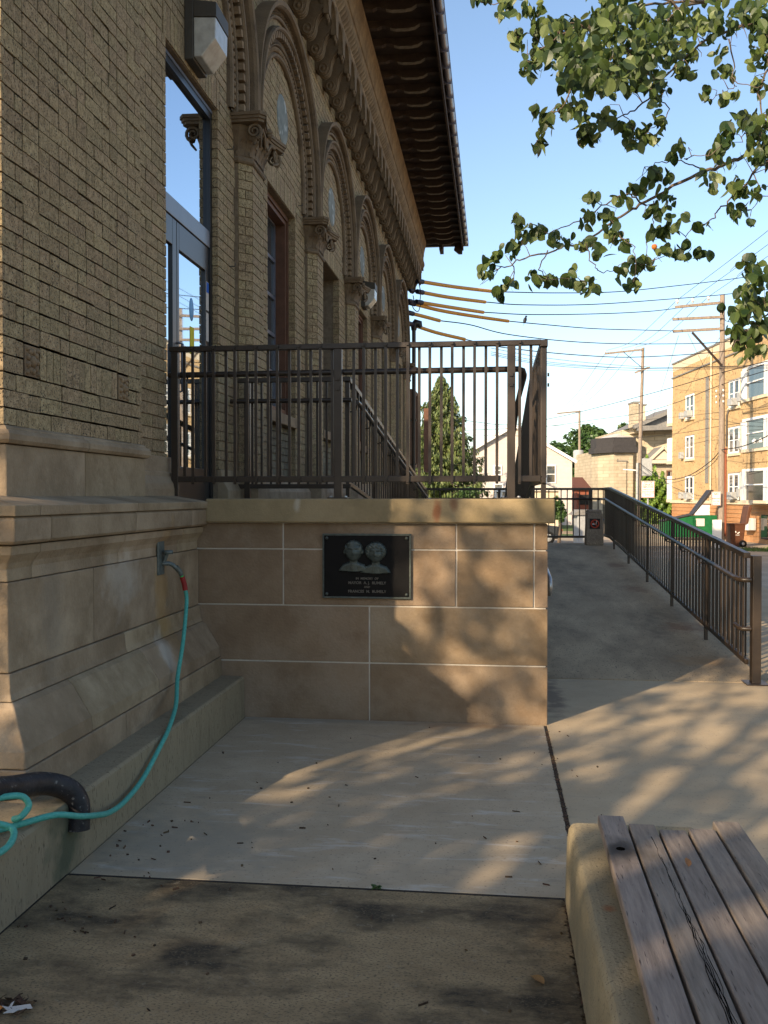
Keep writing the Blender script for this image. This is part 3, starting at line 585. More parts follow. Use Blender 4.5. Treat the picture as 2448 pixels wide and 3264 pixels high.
# long crack lines in the second slat
b = MB()
def crack(pts):
    for p, q in zip(pts[:-1], pts[1:]):
        w = random.uniform(.0004, .0011); b.obox(((p[0]+q[0])/2, (p[1]+q[1])/2, .4012), ((q[0]-p[0])/2, (q[1]-p[1])/2, 0), (w, 0, 0), (0, 0, .0004))
for s in range(5):
    x = .535+s*.004; y = 3.2-s*.18; pts = []
    while y > 1.6-.1*s: pts.append((x-(3.4-y)*.018+random.uniform(-.0035, .0035), y)); y -= random.uniform(.02, .06)
    crack(pts)
b.build('crack', bpy.data.materials['dark_hole'], bn)
# ================================================================== THE BUILDING
bd = wthing('brick_building', 'tan brick building with arched bays, stone base and deep bracketed eaves', 'building', (-6, 14, 0))
XM = -2.35; XE = 25.3                      # main wall face, far corner
DOOR = (6.49, 7.76, 1.50, 4.84)
CB = [7.01+3.15*k for k in range(6)]       # bay centres
WIN = [(c-.67+.02, c+.71, 2.47, 4.84) for c in CB[1:]]
PIL = [8.585+3.15*k for k in range(6)]
XB = -2.362                                # mortar plane
core = MB()
ed = [3.9]; 
for a, c, _, _ in [DOOR]+WIN: ed += [a, c]
ed.append(XE)
# solid wall piers, below and above openings
prev = 5.88
for (a, c, z0, z1) in [DOOR]+WIN:
    core.box(-2.72, XB, prev, a-.01, 0, 8.3); core.box(-2.72, XB, a-.01, c+.01, z1+.005, 8.3)
    if z0 > 2: core.box(-2.72, XB-.09, a-.01, c+.01, 0, z0-.12)
    else: core.box(-2.72, XB, a-.01, c+.01, 0, 1.5)
    prev = c+.01
core.box(-2.72, XB, prev, XE-.01, 0, 8.3)
core.box(-6.5, -2.30, 4.075, 5.74, 1.5, 8.3)                       # projecting end pier
core.v = [(-2.262 if abs(x+2.30) < 1e-6 else x, y, z) for x, y, z in core.v]
core.box(-2.7, -2.312, 5.745, 5.87, 1.5, 8.3)
core.build('wall', M['mortar'], bd)
b = MB(); b.box(-16, -3.3, 4.3, XE-.02, 0, 8.3); b.box(-3.3, -2.73, 4.3, 6.2, 0, 8); b.box(-3.3, -2.73, XE-.3, XE-.02, 0, 8); b.box(-3.3, -2.73, 6.2, XE-.3, 5.2, 8.3); b.build('inner_wall', M['black'], bd)  # solid core added so the building blocks sun; black keeps its inside dark
b = MB(); b.box(-16, -2.72, XE-.02, XE, 0, 8.3); b.build('end_wall', M['mortar'], bd)

CH = .083; BH = .0735
def rows(z0, z1): return [(z0+i*CH) for i in range(int((z1-z0)/CH+.999))]
def lay(y0, y1, z0, z1, shift=0, unit=.228):
    """bricks (ya, yb, za, zb) of a Flemish-like bond between two vertical joints"""
    out = []
    for i, z in enumerate(rows(z0, z1)):
        zt = min(z+BH, z1)
        if zt-z < .02: continue
        y = y0; j = (i+shift) % 2
        if j: seq = [unit*.5+.004]
        else: seq = []
        q = 0
        while y < y1-.01:
            L = seq.pop(0) if seq else ((unit, unit*.5)[q % 2] if (i*7+shift) % 3 else unit); q += 1
            L += random.uniform(-.004, .004)
            yb = min(y+L, y1)
            if y1-yb < .05: yb = y1
            out.append((y+.0045, yb-.0045, z+random.uniform(-.0015, .0015), zt+random.uniform(-.0015, .0015))); y = yb
    return out
# --- end pier: the bricks one can pick apart are objects
pier = MB().box(-2.30, -2.262, 4.08, 5.73, 1.50, 7.30).build('pier_wall', M['mortar'], bd)
Z0P = 1.885
pb = []
F1, F2, F3, F4 = 4.255, 4.415, 5.385, 5.545
orn = (Z0P+CH*3, Z0P+CH*5-.012)
for (a, c, sh) in ((4.06, F1, 0), (F1, F2, 1), (F2, F3, 0), (F3, F4, 1), (F4, 5.76, 1)):
    low = 3
    for br_ in lay(a, c, Z0P+CH*low, 7.3, sh, .215 if c-a > .3 else .24):
        if a in (F1, F2, F3) and br_[3] < orn[1]+.03: continue
        pb.append(br_)
pb += lay(4.06, 5.76, Z0P, Z0P+CH*3-.01, 1, .235)
y = F2
while y < F3-.03:
    pb.append((y+.004, min(y+.0695, F3-.002), orn[0], orn[1])); y += .0735
for q_ in range(len(pb)):
    a_ = pb[q_]; pb[q_] = (a_[0]+random.uniform(-.0015, .0015), a_[1]+random.uniform(-.0015, .0015), a_[2]+random.uniform(-.002, .001), a_[3]+random.uniform(-.001, .002))
pb.sort(key=lambda q: (q[0]**2+2.25**2+((q[2]-1.55)*1.2)**2) if q[2] < 1.55+(q[0]*1.07) else 1e9)
vb = {}
def brick_mesh(w, h):
    k = (round(w/.006), round(h/.003), random.randrange(3))
    if k not in vb:
        m = MB(); m.box(0, .0115, -w/2, w/2, -h/2, h/2)
        m.v = [(x+random.uniform(-.0012, .0012) if x > 0 else x, y_+random.uniform(-.0012, .0012), z+random.uniform(-.0012, .0012)) for x, y_, z in m.v]; vb[k] = m.mesh('brick', M['brick'])
    return vb[k]
rest = MB()
for i, (ya, yb, za, zb) in enumerate(pb):
    px = -2.2535+random.uniform(-.003, .0025)
    if i < 300:
        inst(brick_mesh(yb-ya, zb-za), 'brick', pier, (px-.0115, (ya+yb)/2, (za+zb)/2))
    else: rest.box(-2.264, px, ya, yb, za, zb, jit=.0018)
for z in rows(Z0P, 7.3):                       # camera-facing end of the pier, and the narrow set-back strip
    x = -2.25
    while x > -6: rest.box(x-.215, x, 4.055, 4.08, z, z+BH, jit=.001); x -= .225
    rest.box(-2.32, -2.300, 5.765, 5.875, z+.005, z+BH, jit=.001)
rest.build('bricks', M['brickm'], pier, kind='stuff')
def ornament(y, z, w, h):
    b = MB(); b.box(-2.262, -2.254, y-w/2, y+w/2, z-h/2, z+h/2)
    for k in range(9):
        a = k*2*math.pi/9
        b.lathe([(.018, -2.255), (.016, -2.246), (.008, -2.240), (0, -2.239)], (0, y+.046*math.cos(a)*w/.14, z+.05*math.sin(a)*h/.15), 6, 'x')
    b.lathe([(.03, -2.256), (.027, -2.242), (.012, -2.232), (0, -2.231)], (0, y, z), 8, 'x')
    for sy in (-1, 1):
        for sz in (-1, 1): b.lathe([(.014, -2.255), (.010, -2.243), (0, -2.240)], (0, y+sy*w*.38, z+sz*h*.38), 5, 'x')
    return b.build('terracotta_ornament', M['terral'], bd)
ornament((F1+F2)/2, (orn[0]+orn[1])/2, .138, .150); ornament((F3+F4)/2, (orn[0]+orn[1])/2, .138, .150)

# --- main facade bricks
def clip(br_, holes):
    ya, yb, za, zb = br_; zc = (za+zb)/2
    for (a, c, z0, z1) in holes:
        if zc > z0 and zc < z1:
            if ya >= a and yb <= c: return None
            if ya < a < yb and yb <= c+.3: yb = a
            elif ya < c < yb: ya = c
    return (ya, yb, za, zb) if yb-ya > .03 else None
ZC = 5.25; RO, RI = 1.56, 1.05
arcs = [(c, ZC) for c in CB]
rects = [DOOR]+[(a, c, 1.7, z1) for a, c, z0, z1 in WIN]
soldier = [(a-.04, c+.04, 4.85, 5.10) for a, c, _, _ in [DOOR]+WIN]
pils = [(p-.305, p+.305, 1.5, 5.05) for p in PIL]
ZF = 1.785
fac = MB()
alljambs = [a for a, c, _, _ in rects]+[c for a, c, _, _ in rects]
for br_ in lay(5.885, XE, ZF, 7.35, 1, .215):
    q = clip(br_, rects+soldier+pils)
    if not q: continue
    ya, yb, za, zb = q; yc, zc = (ya+yb)/2, (za+zb)/2
    skip = False
    for (cy, cz) in arcs:
        if zc > cz-.25:
            dy = abs(yc-cy); rr = math.hypot(dy, max(0, zc-cz))
            if RI+.02 < rr < RO-.03: skip = True
    if skip: continue
    d = .016
    for j in alljambs:
        if abs(ya-j) < .02 or abs(yb-j) < .02: d = .095
    fac.box(XM-d, XM+random.uniform(-.002, .002), ya, yb, za, zb)
for (a, c, z0, z1) in soldier:
    y = a; n = round((c-a)/.074); w = (c-a)/n
    for k in range(n): fac.box(XM-.10, XM+random.uniform(-.001, .002), a+k*w+.004, a+(k+1)*w-.004, z0, z1-.004)
for k in range(70): fac.box(-2.8+.0, -2.40, XE+.001, XE+.012, ZF+k*CH, ZF+k*CH+BH)
fac.build('bricks', M['brickm'], bd, kind='stuff')
# dark recessed panels below the sills
for (a, c, z0, z1) in WIN:
    b = MB()
    for br_ in lay(a, c, ZF, z0-.13, 0, .215): b.box(XB-.092, XM-.08, *br_)
    b.build('sill_panel', M['brickd'], bd, kind='stuff')
    MB().box(XM-.16, XM+.03, a-.06, c+.0, z0-.12, z0-.002).build('window_sill', M['terral'], bd, bevel=.006)
# --- windows and their sashes
wf = None
for i, (a, c, z0, z1) in enumerate(WIN):
    if wf is None:
        b = MB(); xf0, xf1 = -2.62, -2.45
        b.box(xf0, xf1, a, a+.10, z0, z1); b.box(xf0, xf1, c-.10, c, z0, z1); b.box(xf0, xf1, a+.10, c-.10, z1-.10, z1); b.box(xf0, xf1, a+.10, c-.10, z0, z0+.09)
        b.box(-2.45, -2.43, a-.0, a+.05, z0, z1); b.box(-2.45, -2.43, c-.05, c, z0, z1); b.box(-2.45, -2.43, a+.05, c-.05, z1-.05, z1)
        f1 = b.mesh('window', M['brownwood'])
        b = MB(); b.box(-2.60, -2.565, a+.10, a+.15, z0+.09, z1-.1); b.box(-2.60, -2.565, c-.15, c-.10, z0+.09, z1-.1)
        n = 5
        for k in range(n+1): z = z0+.09+k*(z1-z0-.19)/n; b.box(-2.598, -2.56, a+.15, c-.15, z-.02, z+.02)
        b.box(-2.596, -2.562, (a+c)/2-.015, (a+c)/2+.015, z0+.1, z1-.1)
        f2 = b.mesh('sash', M['alu'])
        f3 = MB().box(-2.592, -2.585, a+.1, c-.1, z0+.08, z1-.09).mesh('pane', M['wglass'])
    dy = i*3.15
    w = inst(f1, 'window', bd, (0, dy, 0)); inst(f2, 'sash', w); inst(f3, 'pane', w)
# --- entrance
a, c, z0, z1 = DOOR
dr = MB(); dr.box(-2.56, -2.400, c-.055, c-.002, z0, z1-.002); dr.box(-2.56, -2.400, a+.002, a+.055, z0, z1-.002); dr.box(-2.56, -2.400, a+.055, c-.055, z1-.09, z1-.002)
door = dr.build('entrance_door', M['black'], bd)
MB().box(-2.399, -2.394, a+.03, c-.01, z1-.035, z1-.008).build('head_trim', M['alu'], door)
MB().box(-2.55, -2.405, a+.055, c-.055, 3.66, 3.80).build('transom', M['alu'], door, bevel=.004)
MB().box(-2.440, -2.432, a+.055, c-.055, 3.80, z1-.09).build('transom_glass', M['glass'], door)
b = MB(); ym = 6.90
for u, v_ in ((a+.06, ym-.005), (ym+.005, c-.06)):
    b.box(-2.47, -2.415, u, u+.05, z0+.01, 3.655); b.box(-2.47, -2.415, v_-.09, v_, z0+.01, 3.655); b.box(-2.47, -2.415, u+.05, v_-.09, 3.45, 3.655); b.box(-2.47, -2.415, u+.05, v_-.09, z0+.01, 1.78)
b.build('door_leaf', M['black'], door, bevel=.004)
b = MB()
for u, v_ in ((a+.11, ym-.095), (ym+.055, c-.15)): b.box(-2.442, -2.434, u, v_, 1.78, 3.45)
b.build('door_glass', M['glass'], door)
MB().tube([(-2.42, ym+.02, 2.35), (-2.38, ym+.02, 2.36), (-2.38, ym+.02, 2.72), (-2.42, ym+.02, 2.73)], .012, 8).build('pull_handle', M['alu'], door)
b = MB(); b.box(-2.413, -2.410, c-.145, c-.075, 3.12, 3.36); b.build('notice', M['paper'], door)
b = MB(); b.box(-2.409, -2.408, c-.140, c-.08, 3.27, 3.355); b.build('notice_heading', M['blue'], door)
b = MB(); b.box(-2.413, -2.410, c-.145, c-.08, 2.86, 3.10); b.build('notice', M['paper'], door)
b = MB(); b.lathe([(0, -2.4315), (.052, -2.432), (.052, -2.4335)], (0, 7.30, 0), 24, 'x'); b.v = [(x, y, z*1.8+3.06) for x, y, z in b.v]; b.build('round_sticker', M['paleblue'], door)
b = MB(); b.box(-2.4335, -2.431, 7.26, 7.36, 2.70, 2.92); b.build('yellow_sticker', M['yel2'], door)
# --- stone base of the facade
def stone_run(name, prof, cuts, xback=-2.45, gap=.0022, m=None, bev=.006, corner=None, label=None):
    m = m or M['stone']
    for a, c in zip(cuts[:-1], cuts[1:]):
        b = MB(); n = len(prof); poly = [(xback, prof[0][1])]+prof+[(xback, prof[-1][1])]
        if corner is not None and a == cuts[0]:
            # this piece turns the corner: the same profile returns along -X
            vs = []; k = len(poly)
            for p in poly: vs.append((p[0], c-gap, p[1]))
            for p in poly: vs.append((p[0], corner-(p[0]+2.07), p[1]))
            for p in poly: vs.append((-6.0, corner-(p[0]+2.07), p[1]))
            fs = [tuple(range(k))]
            for s in (0, k): fs += [(s+i, s+i+k, s+(i+1) % k+k, s+(i+1) % k) for i in range(k)]
            b.add(vs, fs)
        else: b.prism(poly, a+gap, c-gap, 'y')
        b.build(name, m, bd, bevel=bev, seg=2)
CO = 3.76
stone_run('stone_block', [(-1.90, .20), (-1.90, .285), (-1.905, .420)], [CO-.5, 4.64, 5.50, 6.345], corner=CO)
stone_run('stone_block', [(-1.912, .423), (-1.918, .492), (-2.015, .650), (-2.040, .668)], [CO-.5, 4.25, 5.15, 6.345], corner=CO)
stone_run('stone_block', [(-2.040, .671), (-2.052, .700), (-2.060, .785)], [CO-.5, 5.0, 5.9, 6.345], corner=CO)
stone_run('stone_block', [(-2.070, .788), (-2.070, 1.178)], [CO-.5, 4.62, 5.5, 6.345], corner=CO)
stone_run('stone_block', [(-2.075, 1.181), (-2.078, 1.235), (-2.066, 1.262), (-2.035, 1.300), (-2.03, 1.338)], [CO-.5, 3.98, 4.95, 5.92, 6.345], corner=CO)
stone_run('ledge_stone', [(-2.045, 1.341), (-2.012, 1.346), (-2.000, 1.36), (-1.998, 1.452), (-2.010, 1.462)], [CO-.5, 4.02, 5.03, 6.0, 6.345], corner=CO)
stone_run('ledge_stone', [(-2.012, 1.464), (-1.992, 1.466), (-1.988, 1.512), (-2.24, 1.553)], [CO-.5, 3.90, 5.03, 6.345], corner=CO, bev=.004)
b = MB(); b.box(-2.6, -2.10, CO+.1, 6.34, 0, 1.5); b.build('base_core', M['dirt'], bd)
stone_run('plinth_stone', [(-2.222, 1.50), (-2.222, 1.790)], [CO-.2, 4.86, 5.745], corner=3.88)
stone_run('plinth_moulding', [(-2.235, 1.793), (-2.208, 1.795), (-2.196, 1.812), (-2.196, 1.838), (-2.210, 1.856), (-2.228, 1.860), (-2.232, 1.872), (-2.25, 1.882)], [CO-.2, 4.86, 5.775], corner=3.885, bev=.002)
b = MB(); b.prism([(-2.40, 1.50), (-2.262, 1.50), (-2.262, 1.60), (-2.27, 1.64), (-2.30, 1.69), (-2.302, 1.72), (-2.312, 1.723), (-2.312, 1.83), (-2.40, 1.83)], 5.745, 6.485); b.build('plinth_stone', M['stone'], bd, bevel=.003)
cuts = [7.77, 8.75, 9.7, 10.6, 11.6, 12.5, 13.6, 14.6, 15.7, 16.7, 17.8, 18.9, 20.0, 21.1, 22.2, 23.3, 24.3, 25.32]
stone_run('base_stone', [(-2.27, 1.2), (-2.27, 1.60), (-2.29, 1.64), (-2.325, 1.70), (-2.33, 1.78)], cuts)
stone_run('base_stone', [(-2.25, .0), (-2.25, 1.198)], cuts)

# --- pilasters with capitals (one mesh set shared by the six)
def pil_bricks():
    b = MB()
    for i, z in enumerate(rows(ZF, 4.60)):
        j = .004 if i % 2 else 0; s = i % 2
        def quad(p, q, t):      # brick face between two plan points, pushed out of the mortar core
            d = Vector((q[1]-p[1], -(q[0]-p[0]), 0)).normalized()
            if d.x < 0: d = -d
            p3, q3 = Vector((p[0], p[1], 0)), Vector((q[0], q[1], 0)); e = (q3-p3).normalized()*.004
            a_, c_ = p3+e, q3-e; bk = -d*.03
            b.add([(v.x, v.y, zz) for zz in (z, z+BH) for v in (a_, c_, c_+bk, a_+bk)], [(0, 1, 2, 3), (4, 7, 6, 5), (0, 4, 5, 1), (1, 5, 6, 2), (2, 6, 7, 3), (3, 7, 4, 0)], t)
        A, B_, C_, D_, E_, F_ = (-2.345, -.305), (-2.318, -.305), (-2.21, -.197), (-2.21, .197), (-2.318, .305), (-2.345, .305)
        def seg(P, Q, parts):
            t0 = 0
            for f in parts: quad((P[0]+(Q[0]-P[0])*t0, P[1]+(Q[1]-P[1])*t0), (P[0]+(Q[0]-P[0])*f, P[1]+(Q[1]-P[1])*f), random.random()); t0 = f
        seg(B_, C_, [1] if s else [.5, 1]); seg(C_, D_, [.55, 1] if s else [.28, .72, 1]); seg(D_, E_, [1] if s else [.5, 1])
    return b.mesh('bricks', M['brickm'])
pb_me = pil_bricks()
core_me = MB().prism([(-2.36, -.298), (-2.325, -.298), (-2.222, -.192), (-2.222, .192), (-2.325, .298), (-2.36, .298)], 1.7, 4.62, 'z').mesh('pilaster', M['mortar'])
pbase = MB()
for off, za, zb in ((.05, 1.52, 1.66), (.02, 1.66, 1.74), (.035, 1.74, 1.782)):
    pbase.prism([(-2.36, -.31-off), (-2.318+off*.4, -.305-off), (-2.21+off, -.197-off*.4), (-2.21+off, .197+off*.4), (-2.318+off*.4, .305+off), (-2.36, .31+off)], za, zb, 'z')
pbase_me = pbase.mesh('pilaster_base', M['stone'])
def capital():
    b = MB(); rings = []
    def plan(w, p):  # half-octagon of half width w and projection p
        c = min(w*.36, p*.85); return [(-2.36, -w), (-2.35+p-c, -w), (-2.35+p, -w+c), (-2.35+p, w-c), (-2.35+p-c, w), (-2.36, w)]
    prof = [(.325, .150, 4.585), (.335, .162, 4.60), (.335, .162, 4.625), (.318, .146, 4.635), (.312, .142, 4.66), (.322, .150, 4.72), (.345, .17, 4.80), (.375, .20, 4.86), (.39, .215, 4.90)]
    vs = []
    for w, p, z in prof: vs += [(x, y, z) for x, y in plan(w, p)]
    b.add(vs, [(6*i+j, 6*i+j+1, 6*i+j+7, 6*i+j+6) for i in range(len(prof)-1) for j in range(5)])
    for (g_, za, zb) in ((0, 4.905, 4.93), (.014, 4.93, 4.955), (.026, 4.955, 4.985)):   # abacus: concave front between horned corners
        P = [(-2.36, -.42-g_), (-2.10+g_, -.43-g_), (-2.055+g_, -.38-g_*.5)]
        for k in range(1, 8): t = k/8; P.append((-2.055+g_-.075*math.sin(math.pi*t), -.38+.76*t))
        P += [(-2.055+g_, .38+g_*.5), (-2.10+g_, .43+g_), (-2.36, .42+g_)]
        b.prism(P, za, zb, 'z')
    def leaf_(x, y, z, nx, ny, w, h, curl):
        n = 6; vs = []
        for i in range(n+1):
            t = i/n; ww = w*(1-.55*t**2)*(1+.25*math.sin(t*14)); o = .006+curl*t**2.2; zz = z+h*(t-.25*max(0, t-.75)*2)
            tx, ty = -ny, nx
            for s, lift in ((-1, 0), (-.5, .010), (0, .004), (.5, .010), (1, 0)): vs.append((x+nx*(o+lift)+tx*ww*s, y+ny*(o+lift)+ty*ww*s, zz))
        b.add(vs, [(5*i+j, 5*i+j+1, 5*i+j+6, 5*i+j+5) for i in range(n) for j in range(4)], smooth=True)
    s2 = .7071
    for (x, y, nx, ny) in ((-2.205, -.10, 1, 0), (-2.205, .10, 1, 0), (-2.205, 0, 1, 0), (-2.25, -.235, s2, -s2), (-2.30, -.28, s2, -s2), (-2.25, .235, s2, s2), (-2.30, .28, s2, s2), (-2.22, -.19, 1, -.2), (-2.22, .19, 1, .2)):
        leaf_(x, y, 4.655, nx, ny, .050, .15, .055)
    for (x, y, nx, ny) in ((-2.19, -.05, 1, 0), (-2.19, .05, 1, 0), (-2.19, -.15, 1, 0), (-2.19, .15, 1, 0), (-2.27, -.27, s2, -s2), (-2.27, .27, s2, s2)):
        leaf_(x, y, 4.74, nx, ny, .04, .15, .06)
    def volute(cx, cy, cz, dx, dy, r, m=1):      # spiral in the vertical plane spanned by (dx,dy) and z
        pts = []; rs = []
        for i in range(26):
            t = i/25; a = -1.2+t*3.7*math.pi; rr = r*(1-.82*t); pts.append((cx+dx*rr*math.cos(a)*m, cy+dy*rr*math.cos(a)*m, cz+rr*math.sin(a))); rs.append(.017*(1-.55*t))
        b.tube(pts, rs, 6)
    for sy in (-1, 1):
        volute(-2.12, sy*.30, 4.835, 0, 1, .070, sy); volute(-2.15, sy*.375, 4.835, 1, 0, .070); volute(-2.135, sy*.03, 4.86, 0, -1, .05, sy)
        b.tube([(-2.13, sy*.04, 4.80), (-2.12, sy*.13, 4.885), (-2.115, sy*.25, 4.905)], [.010, .016, .018], 6)
        b.tube([(-2.13, sy*.23, 4.74), (-2.11, sy*.30, 4.765), (-2.10, sy*.37, 4.80)], [.010, .014, .010], 6)
    for a in range(6): b.lathe([(0, -2.075), (.016, -2.085), (.02, -2.11)], (0, .035*math.cos(a), 4.945+.03*math.sin(a)), 6, 'x')
    return b.mesh('capital', M['terra'])
cap_me = capital()
for p in PIL:
    o = inst(core_me, 'pilaster', bd, (0, p, 0)); inst(pb_me, 'bricks', o, kind='stuff'); inst(pbase_me, 'pilaster_base', o); inst(cap_me, 'capital', o)

# --- arches
NA = 40
ths = [math.pi-math.pi*i/NA for i in range(NA+1)]
def sweep(b, prof, zs=5.0, n=NA):
    nodes = [(-1, 0, zs)]+[(math.cos(t), math.sin(t), None) for t in ths]+[(1, 0, zs)]
    vs = []
    for cx_, sx_, z in nodes:
        for r, x in prof: vs.append((x, cx_*r, (ZC+sx_*r) if z is None else z))
    k = len(prof); b.add(vs, [(i*k+j, i*k+j+1, (i+1)*k+j+1, (i+1)*k+j) for i in range(len(nodes)-1) for j in range(k-1)], smooth=False)
def along(r, step, z0=5.02):
    L1_ = ZC-z0; tot = math.pi*r+2*L1_; n = int(tot/step); out = []
    for i in range(n):
        s = (i+.5)*tot/n
        if s < L1_: out.append((-r, z0+s-0, math.pi))
        elif s < L1_+math.pi*r: t = math.pi-(s-L1_)/r; out.append((r*math.cos(t), ZC+r*math.sin(t), t))
        else: out.append((r, ZC-(s-L1_-math.pi*r), 0))
    return out
b = MB()
sweep(b, [(1.05, -2.37), (1.05, -2.325), (1.062, -2.305), (1.085, -2.30), (1.10, -2.32), (1.10, -2.335)])
sweep(b, [(1.165, -2.335), (1.165, -2.30), (1.172, -2.29), (1.18, -2.29)]); sweep(b, [(1.10, -2.335), (1.165, -2.333), (1.24, -2.315), (1.30, -2.315), (1.30, -2.245), (1.312, -2.225), (1.335, -2.225), (1.345, -2.25), (1.345, -2.335)])
sweep(b, [(1.415, -2.335), (1.415, -2.27), (1.425, -2.262), (1.44, -2.262), (1.44, -2.285), (1.515, -2.285), (1.515, -2.225), (1.53, -2.195), (1.56, -2.185), (1.574, -2.19), (1.574, -2.37)])
arch_me = b.mesh('arch', M['terra'])
b = MB()
for (y, z, t) in along(1.132, .062): b.lathe([(.004, -2.298), (.018, -2.302), (.027, -2.315), (.029, -2.33), (.026, -2.345)], (0, y, z), 8, 'x')
bead_me = b.mesh('bead_row', M['terral'])
b = MB()
for (y, z, t) in along(1.205, .045): e = Vector((0, math.cos(t), math.sin(t))); f = Vector((0, -math.sin(t), math.cos(t))); b.obox(Vector((-2.31, y, z)), (.012, 0, 0), e*.018, f*.013+e*.006)
carve_me = b.mesh('carved_band', M['terra'])
b = MB()
for (y, z, t) in along(1.265, .092): e = Vector((0, math.cos(t), math.sin(t))); f = Vector((0, -math.sin(t), math.cos(t))); b.obox(Vector((-2.285, y, z)), (.033, 0, 0), e*.030, f*.029)
dent_me = b.mesh('dentils', M['terral'])
b = MB()
for (y, z, t) in along(1.38, .066): e = Vector((0, math.cos(t), math.sin(t))); f = Vector((0, -math.sin(t), math.cos(t))); b.obox(Vector((-2.315, y, z)), (.018, 0, 0), e*.032, f*.0285)
radb_me = b.mesh('arch_bricks', M['brickm'])
b = MB()
for i, (y, z, t) in enumerate(along(1.478, .075)):
    e = Vector((0, math.cos(t), math.sin(t))); f = Vector((0, -math.sin(t), math.cos(t))); c = Vector((-2.285, y, z)); X = Vector((1, 0, 0))
    for s in (-1, 1):
        b.add([c-f*.034, c+e*.034*s, c+f*.030+e*.010*s, c+X*.028+e*.016*s, c-f*.02+X*.012], [(0, 1, 3), (1, 2, 3), (2, 0, 4), (0, 3, 4), (3, 2, 4)])
leafb_me = b.mesh('leaf_band', M['terra'])
for i, c in enumerate(CB):
    o = inst(arch_me, 'arch', bd, (0, c, 0))
    for me, nm in ((bead_me, 'bead_row'), (carve_me, 'carved_band'), (dent_me, 'dentils'), (radb_me, 'arch_bricks'), (leafb_me, 'leaf_band')): inst(me, nm, o, kind='stuff')
    m = MB(); m.lathe([(0, -2.340), (.24, -2.340), (.265, -2.346), (.27, -2.355)], (0, c+.05, 5.74), 40, 'x'); m.build('marble_roundel', M['tabs'], bd)

# --- consoles, corbel arches, cornice
b = MB()
P = [(-2.36, 7.30), (-1.955, 7.30), (-1.945, 7.24), (-1.965, 7.17), (-2.01, 7.11), (-2.07, 7.06), (-2.11, 6.99), (-2.12, 6.92), (-2.14, 6.86), (-2.18, 6.825), (-2.23, 6.815), (-2.28, 6.83), (-2.31, 6.87), (-2.36, 6.90)]
b.prism(P, -.075, .075, 'y')
for s in (-1, 1):
    b.lathe([(0, s*.095), (.022, s*.094), (.026, s*.084), (.052, s*.083), (.056, s*.092), (.07, s*.092), (.073, s*.074)], (-2.215, 0, 6.895), 14, 'y')
    b.lathe([(0, s*.090), (.018, s*.088), (.03, s*.082), (.04, s*.074)], (-2.02, 0, 7.21), 10, 'y')
for y in (-.045, 0, .045):     # ribs down the front of the scroll
    pts = [(p[0]+.010, y, p[1]-.004) for p in P[1:11]]; b.tube(pts, .016, 5)
b.box(-2.36, -1.93, -.095, .095, 7.285, 7.315)
b.v = [(-2.36+(x+2.36)*.85, y, z+.27) for x, y, z in b.v]
con_me = b.mesh('console', M['terra'])
b = MB(); n = 14; gap = .525
pts = [(-.2625, 7.20), (-.2625, 7.40), (.2625, 7.40), (.2625, 7.20), (.2, 7.20)]+[(.185*math.cos(math.pi*k/n), 7.13+.20*math.sin(math.pi*k/n)**.8) for k in range(0, n+1)]+[(-.2, 7.20)]
cc = []
for k in range(n): # spandrel strips left and right
    a0, a1 = math.pi*k/n, math.pi*(k+1)/n
    p0 = (.185*math.cos(a0), 7.13+.22*math.sin(a0)**.85); p1 = (.185*math.cos(a1), 7.13+.22*math.sin(a1)**.85)
    b.add([(x, y, z) for x in (-1.975, -1.915) for (y, z) in (p0, p1, (p1[0], 7.41), (p0[0], 7.41))], [(0, 1, 2, 3), (4, 7, 6, 5), (0, 4, 5, 1), (3, 2, 6, 7)])
    b.tube([(-1.913, p0[0], p0[1]+.012), (-1.913, p1[0], p1[1]+.012)], .011, 5, False)
for s in (-1, 1): b.box(-1.985, -1.905, s*.185 if s > 0 else -.2625, .2625 if s > 0 else -.185, 7.06, 7.41); b.lathe([(0, 7.0), (.022, 7.02), (.03, 7.05), (.02, 7.08)], (-1.94, s*.2225, 0), 8)
b.box(-2.36, -1.975, -.2625, .2625, 7.33, 7.40)
b.v = [(-2.36+(x+2.36)*.85, y, z+.27) for x, y, z in b.v]
ca_me = b.mesh('corbel_arch', M['terra'])
y = PIL[0]-.2625*5-3.15+.0
y = 4.3
while y < XE-.1:
    inst(con_me, 'console', bd, (0, y, 0)); 
    if y+.2625 < XE: inst(ca_me, 'corbel_arch', bd, (0, y+.2625, 0))
    y += .525
inst(con_me, 'console', bd, (0, y, 0))
for nm, prof, mm in (('cornice_fillet', [(-2.02, 7.66), (-1.985, 7.665), (-1.975, 7.68), (-1.975, 7.71), (-1.99, 7.72)], M['terral']),
                 ('cornice_cove', [(-2.03, 7.72), (-2.02, 7.74), (-1.995, 7.90), (-1.975, 8.03), (-1.95, 8.05), (-1.945, 8.09), (-1.925, 8.10), (-1.915, 8.20), (-1.89, 8.32), (-1.86, 8.42), (-1.86, 8.50)], M['terral'])):
    b = MB(); b.prism([(-2.7, prof[0][1])]+prof+[(-2.7, prof[-1][1])], 3.4, XE+.20, 'y'); b.build(nm, mm, bd)
b = MB(); y = 4.0
while y < XE+.16:
    n = 6; vs = []
    for i in range(n+1):
        t = i/n; x = -2.012+.05*t; z = 7.725+.30*t; w = .052*(1-.35*abs(t-.5)); o = .095*math.sin(math.pi*min(1, t*.85+.12))
        for s_, l in ((-1, 0), (-.6, .75), (0, 1), (.6, .75), (1, 0)): vs.append((x+o*l, y+w*s_+.03*math.sin(t*3), z-o*l*.25))
    b.add(vs, [(5*i+j, 5*i+j+1, 5*i+j+6, 5*i+j+5) for i in range(n) for j in range(4)], smooth=True); y += .118
